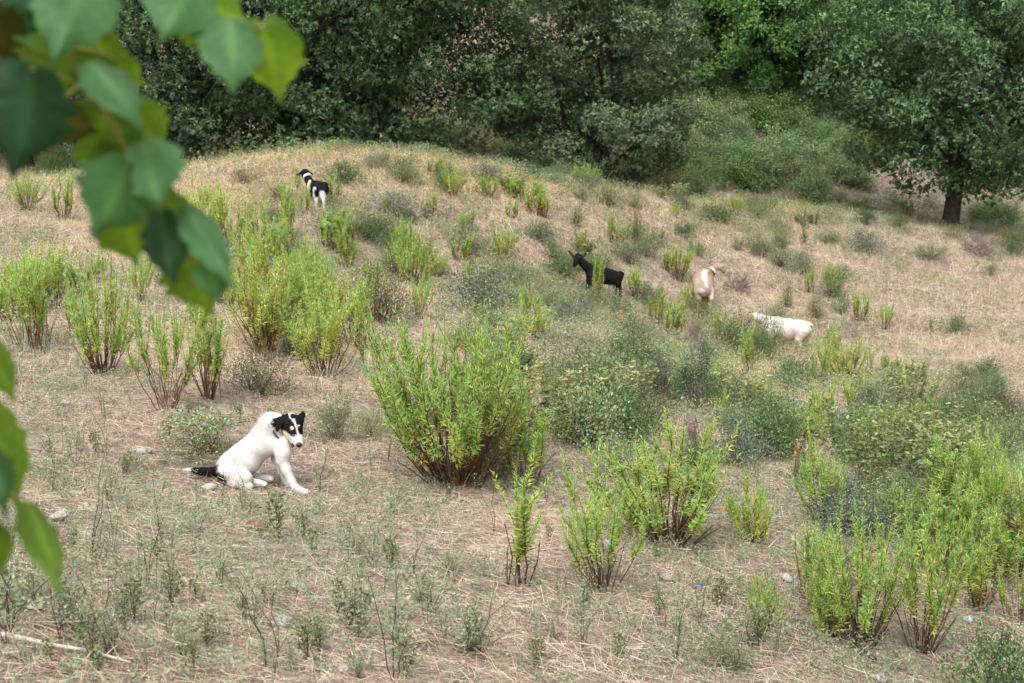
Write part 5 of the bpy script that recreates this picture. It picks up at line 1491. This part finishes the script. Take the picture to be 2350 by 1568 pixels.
B1 = [
 (cr(330, -140), cr(120, 215), 300 * s_, 1.20, .03, DKL, .25), (cr(420, -120), cr(255, 300), 330 * s_, 1.12, -.05, CC, -.2),
 (cr(40, 120), cr(95, 315), 190 * s_, 1.28, .03, OLB * .6, .3), (cr(345, 230), cr(270, 520), 420 * s_, 1.22, .04, CB_ * .9, -.1),
 (cr(150, 330), cr(70, 860), 400 * s_, 1.10, -.02, DKL * 1.2, .2), (cr(440, 300), cr(700, 625), 190 * s_, 1.10, -.06, CC, .45),
 (cr(250, 560), cr(490, 640), 175 * s_, 1.2, .02, OLB * .55, .2), (cr(520, 540), cr(420, 760), 300 * s_, 1.22, .04, CB_, .1),
 (cr(640, 520), cr(790, 760), 210 * s_, 1.24, .04, CB_ * .95, -.1), (cr(690, 680), cr(770, 1000), 265 * s_, 1.12, -.05, CC, -.15),
 (cr(620, 790), cr(455, 1150), 300 * s_, 1.10, -.04, CA * .85, .2), (cr(600, 1010), cr(670, 1310), 280 * s_, 1.18, .05, CB_ * .85, .1),
 (cr(770, 1030), cr(840, 1390), 190 * s_, 1.14, -.02, DKL * 1.4, -.2), (cr(800, 960), cr(960, 1290), 170 * s_, 1.2, .04, CB_ * .8, .1),
 (cr(900, 1010), cr(1150, 1415), 150 * s_, 1.12, -.06, CC, .3), (cr(890, 1240), cr(1035, 1545), 270 * s_, 1.17, .05, CB_ * 1.0, -.1),
 (cr(590, 300), cr(440, 560), 220 * s_, 1.25, .05, CB_ * .8, .2), (cr(60, -60), cr(30, 240), 260 * s_, 1.26, .04, DKL * .8, .1),
 (cr(60, 200), cr(330, 420), 330 * s_, 1.3, .05, CB_ * .8, .1), (cr(480, 180), cr(380, 430), 250 * s_, 1.27, .05, CB_ * .7, .1),
 (cr(-60, 40), cr(60, 320), 260 * s_, 1.24, .03, OLB * .5, .2), (cr(560, 700), cr(690, 960), 300 * s_, 1.24, .05, CB_ * .75, -.2), (cr(480, 640), cr(560, 830), 260 * s_, 1.26, .04, CB_ * .7, .2),
 (cr(720, 900), cr(560, 1180), 330 * s_, 1.22, .04, CB_ * .7, .2), (cr(860, 1060), cr(900, 1400), 250 * s_, 1.21, .05, CB_ * .8, .1), (cr(190, -100), cr(210, 110), 300 * s_, 1.15, -.02, DKL, .1),
 (cr(690, 930), cr(600, 1110), 190 * s_, 1.16, .03, CB_ * .55, .2), (cr(1010, 1260), cr(1060, 1450), 150 * s_, 1.13, -.03, CA, .2)]
branch("leafy_branch", "big leafy branch hanging from the top left corner, blurred, its lowest leaf pointing down", [(110, -90, 1.2), (165, 130, 1.19), (200, 200, 1.18), (266, 285, 1.17), (304, 385, 1.17), (318, 450, 1.17), (380, 500, 1.17), (430, 600, 1.16)], B1, [.0032, .0028, .0024, .002, .0018, .0015, .0012, .0008])
B2 = [(cr(930, -90), cr(770, 200), 280 * s_, 1.16, -.05, CC, -.2), (cr(950, 20), cr(1230, 120), 290 * s_, 1.22, .05, CB_ * 1.1, .1),
      (cr(900, 90), cr(1050, 235), 150 * s_, 1.22, .03, CB_ * 1.0, .1), (cr(1110, 90), cr(1130, 440), 250 * s_, 1.13, -.06, CC * 1.1, .1), (cr(1270, 140), cr(1360, 520), 275 * s_, 1.18, .06, CB_ * 1.25, -.15)]
branch("leafy_branch", "short leafy branch at the top edge ending in one bright translucent leaf", [(405, -90, 1.18), (440, -10, 1.18), (480, 50, 1.17), (530, 60, 1.17), (600, 66, 1.17)], B2, [.003, .0026, .0022, .0016, .001])
B3 = [((-30, 790), (42, 932), 66, 1.12, .03, CB_ * .8, .2), ((-30, 945), (45, 1190), 105, 1.16, .05, CB_ * .9, -.2), ((-30, 1030), (18, 1190), 74, 1.08, -.03, CA * .8, .1),
      ((70, 1160), (148, 1372), 82, 1.12, -.05, CB_ * .9, .6), ((-25, 1215), (15, 1330), 70, 1.15, .04, CB_ * .7, .1)]
branch("leafy_branch", "low leafy branch poking in from the left edge, with one narrow twisted leaf below", [(-200, 700, 1.18), (-110, 860, 1.17), (-60, 1000, 1.16), (-20, 1120, 1.15), (60, 1155, 1.14)], B3, [.004, .003, .0024, .0016, .0009])

#SMALL
# ------------------------------------------------------------------ stones, sticks, scraps
def stone(px, py, wpx, hpx, seed, pale, label, flat=.5, red=None):
    loc, D = hit(px, py)
    r = wpx / 2 * D / FPX
    V, T = ico_blob((r, r * .75, max(hpx / 2 * D / FPX, r * .25)), seed, 3, .35)
    mb = MB(); mb.add(V, T=T)
    o = obj("stone", mb.mesh("stone", red or (M_STONE_PALE if pale else M_STONE)), None, [loc[0], loc[1], float(hgt(loc[0], loc[1])) + r * .16 + .012])
    o.rotation_euler = (0, 0, seed)
    tag(o, label, "stone", "stones in the straw")
M_RED = mat_flat("reddish_stone", (.23, .12, .09), .9, .2, .3, 20)
for a in [(150, 932, 26, 16, 1, True, "pale stone left of the pair below the thick stemmed bush"), (188, 936, 34, 20, 2, False, "brown stone right beside the pale one below the thick stemmed bush"),
          (272, 960, 26, 20, 3, False, "brown stone under the V-shaped bush"), (327, 1042, 30, 22, 4, True, "pale block left of the dog, right of two brown stones"),
          (345, 1043, 20, 14, 5, False, "little brown stone touching the pale block left of the dog"), (302, 1040, 22, 12, 6, False, "flat brown stone left of the pale block"),
          (480, 1126, 38, 18, 7, True, "pale stone under the tail of the dog"), (138, 1194, 60, 22, 8, True, "flat grey stone right of the narrow twisted leaf"),
          (686, 1354, 44, 20, 9, True, "flat pale stone below the dog, upper one of the nearest stones"), (650, 1438, 42, 34, 10, True, "whitish angular stone at the bottom, below the flat pale one"),
          (632, 1440, 20, 14, 11, True, "small pale stone touching the whitish angular one"), (560, 1385, 40, 22, 12, False, "brownish stone left of the flat pale one"),
          (968, 1108, 44, 22, 13, True, "flat pale stone at the left foot of the biggest bush"), (1060, 1150, 22, 12, 14, False, "small brown stone before the foot of the biggest bush"),
          (1532, 1332, 40, 18, 15, True, "flat pale stone under the wide green bush"), (85, 1400, 50, 14, 16, True, "flat whitish stone at the lower left"),
          (655, 1505, 30, 26, 17, False, "pinkish stone at the bottom, below the whitish angular one"), (790, 1545, 34, 18, 18, True, "pale stone at the bottom edge"),
          (210, 1030, 30, 14, 19, False, "brown stone between the lower leaves and the pale block"), (245, 955, 24, 16, 20, False, "tan stone left of the V-shaped bush"),
          (1805, 1335, 34, 20, 21, True, "pale stone left of the narrow long-stemmed bush")]:
    stone(*a)
stone(592, 1214, 60, 30, 22, False, "reddish brown stone below the dog, half hidden by a green weed", red=M_RED)
stone(2265, 1378, 60, 36, 23, False, "dull red stone under the white can", red=M_RED)
M_WOOD = mat_flat("bleached_wood", (.50, .45, .38), .85, .2, .25, 30)
def stick(pts, r0, r1, label, up=.01, name="stick"):
    w = []
    for a, b in pts:
        q, D = hit(a, b); w.append([q[0], q[1], float(hgt(q[0], q[1])) + up])
    w = np.array(w); b = w[0].copy(); mb = MB(); mb.tube(w - b, np.linspace(r0, r1, len(w)), 7, (1, 1, 1))
    o = obj(name, mb.mesh(name, M_WOOD, True), None, b); tag(o, label, "stick")
stick([(1498, 1470), (1530, 1497), (1568, 1524)], .009, .007, "straight bleached stick on the straw at the bottom centre right")
stick([(-20, 1472), (60, 1486), (130, 1502), (200, 1512), (300, 1540)], .010, .004, "long pale crooked stick in the bottom left corner", .03)
stick([(5, 1515), (50, 1510), (95, 1490)], .006, .003, "thin pale side stick crossing the long crooked one", .02)
stick([(1812, 1230), (1840, 1262)], .012, .012, "short pale stick below the green bush under the flower spike")
stick([(1240, 215), (1275, 210), (1330, 225)], .05, .02, "fallen grey limb on the far slope left of the greyish oak", .5)
M_WP = mat_flat("white_plastic", (.42, .43, .46), .45, .4, .05, 20)
M_BP = mat_flat("blue_plastic", (.09, .22, .38), .45, .4, .1, 20)
def scrap(px, py, wpx, hpx, mat, label, name="scrap", up=.015, dD=0):
    loc, D = hit(px, py); D += dD
    g = np.random.default_rng(int(px)); nu = 7
    u, v = np.meshgrid(np.linspace(-1, 1, nu), np.linspace(-1, 1, nu), indexing='ij')
    sx, sz = wpx * .34 * D / FPX, hpx * .26 * D / FPX
    V = np.stack([u * sx * (1 + .2 * np.sin(v * 4)), np.sin(u * 3 + v * 2) * sx * .3 + v * sx * .35, v * sz + np.sin(u * 4) * sz * .25 + sz], -1).reshape(-1, 3) + g.normal(0, sx * .06, (nu * nu, 3))
    i = np.arange(nu * nu).reshape(nu, nu)
    Q = np.stack([i[:-1, :-1], i[1:, :-1], i[1:, 1:], i[:-1, 1:]], -1).reshape(-1, 4)
    if dD: base = P(px, py, D)
    else: base = [loc[0], loc[1], float(hgt(loc[0], loc[1])) + up]
    o = obj(name, mesh_np(name, V, [Q], None, mat, True), None, base)
    md = o.modifiers.new("thickness", 'SOLIDIFY'); md.thickness = .001
    tag(o, label, "litter")
q_, D_ = hit(1385, 1350)
scrap(1396, 1255, 22, 32, M_WP, "white plastic scrap caught in the lopsided green bush", "plastic_scrap", dD=float(D_ - hit(1396, 1255)[1]) - .15)
scrap(1603, 1356, 24, 12, M_BP, "blue plastic scrap on the straw under the wide green bush", "plastic_scrap")
scrap(205, 1234, 18, 8, M_WP, "small white scrap on the straw right of the narrow twisted leaf", "plastic_scrap")
scrap(252, 606, 14, 8, M_WP, "white scrap on the pinkish straw left of the hanging leaves", "plastic_scrap")
scrap(2020, 1566, 36, 20, M_WP, "crumpled white paper at the bottom edge right", "paper_scrap")
scrap(2225, 1432, 22, 22, M_WP, "crumpled whitish bag below the white can", "plastic_bag")
# the can
loc, D = hit(2250, 1372); mb = MB()
a = np.array([-.045, 0, .05]); b = np.array([.045, .01, .055])
mb.tube([a, a * .93 + [0, 0, .001], b * .93, b], [.024, .029, .029, .024], 18); mb.tube([b * .99, b * 1.03], [.021, .021], 18)
tag(obj("can", mb.mesh("can", mat_flat("can_paint", (.62, .63, .64), .35, .5, .04, 8), True), None, [loc[0], loc[1], float(hgt(loc[0], loc[1])) + .02]), "white drinks can lying on the dull red stone", "can")
# black strip
w = []
for q, b in ((1958, 1487), (1985, 1510), (2010, 1522)):
    r, D = hit(q, b); w.append([r[0], r[1], float(hgt(r[0], r[1])) + .015])
w = np.array(w); mb = MB(); mb.tube(w - w[0], [.012, .016, .01], 6); tag(obj("rubber_strip", mb.mesh("rubber_strip", mat_flat("dark_rubber", (.045, .045, .05), .6, .3)), None, w[0]), "dark grey rubber strip on the straw under the crowded bush pair", "litter")
# dried orange flower spikes
def spike(px, py, h, label, n=70):
    loc, D = hit(px, py); H = h * D / FPX; g = np.random.default_rng(int(px))
    S, F = MB(), MB(); S.tube([[0, 0, -.01], [.01, 0, H * .5], [.02, 0, H]], [.005, .004, .002], 5, lin(150, 100, 70))
    f = g.uniform(.35, 1, n); a = g.uniform(0, 6.283, n)
    F.leaves(np.stack([.02 * f, 0 * f, f * H], -1), np.stack([np.cos(a), np.sin(a), g.uniform(.2, 1, n)], -1), g.normal(0, 1, (n, 3)), H * .1 * g.uniform(.6, 1.2, n), H * .04, .2, .2,
             np.array([lin(214, 160, 120), lin(190, 128, 90), lin(226, 190, 158)])[g.integers(0, 3, n)])
    o = empty("dried_flower", [loc[0], loc[1], float(hgt(loc[0], loc[1]))]); obj("stem", S.mesh("stem", M_STEM), o); obj("seed_head", F.mesh("seed_head", M_STRAW), o)
    tag(o, label, "dried flower", "dried flower spikes")
spike(1823, 1085, 80, "dried orange flower spike before the yellow green bush on the right")
spike(1423, 765, 52, "dried orange flower spike below the rump of the black goat")
spike(890, 1060, 55, "dried straw coloured thistle head left of the biggest bush")
spike(1088, 690, 28, "small dried flower spike in front of the silver shrub")

# bleached dead boughs behind the crest
def bough(px, py, D, s, seed, label):
    loc = stand(px, D); g = np.random.default_rng(seed); S = MB()
    def gr(b, d, ln, r, lv):
        m = b + d * ln * .5 + g.normal(0, .1, 3) * ln; e = b + d * ln
        S.tube([b, m, e], [r, r * .8, r * .5], 5, (1, 1, 1), cap=False)
        if lv:
            for _ in range(3): gr(b + (e - b) * g.uniform(.4, 1), norm(d + g.normal(0, .6, 3)), ln * g.uniform(.4, .7), r * .55, lv - 1)
    for i in range(3): gr(np.zeros(3), norm(np.array([g.normal(0, 1), g.normal(0, .4), 1.1])), s, .035, 3)
    o = obj("dead_bough", S.mesh("dead_bough", M_WOOD), None, loc); tag(o, label, "dead branch")
bough(1040, 280, 46, 1.2, 3, "bleached dead bough between the wide oak and the greyish oak")
bough(1255, 250, 47, .8, 4, "bleached dead bough left of the greyish oak")
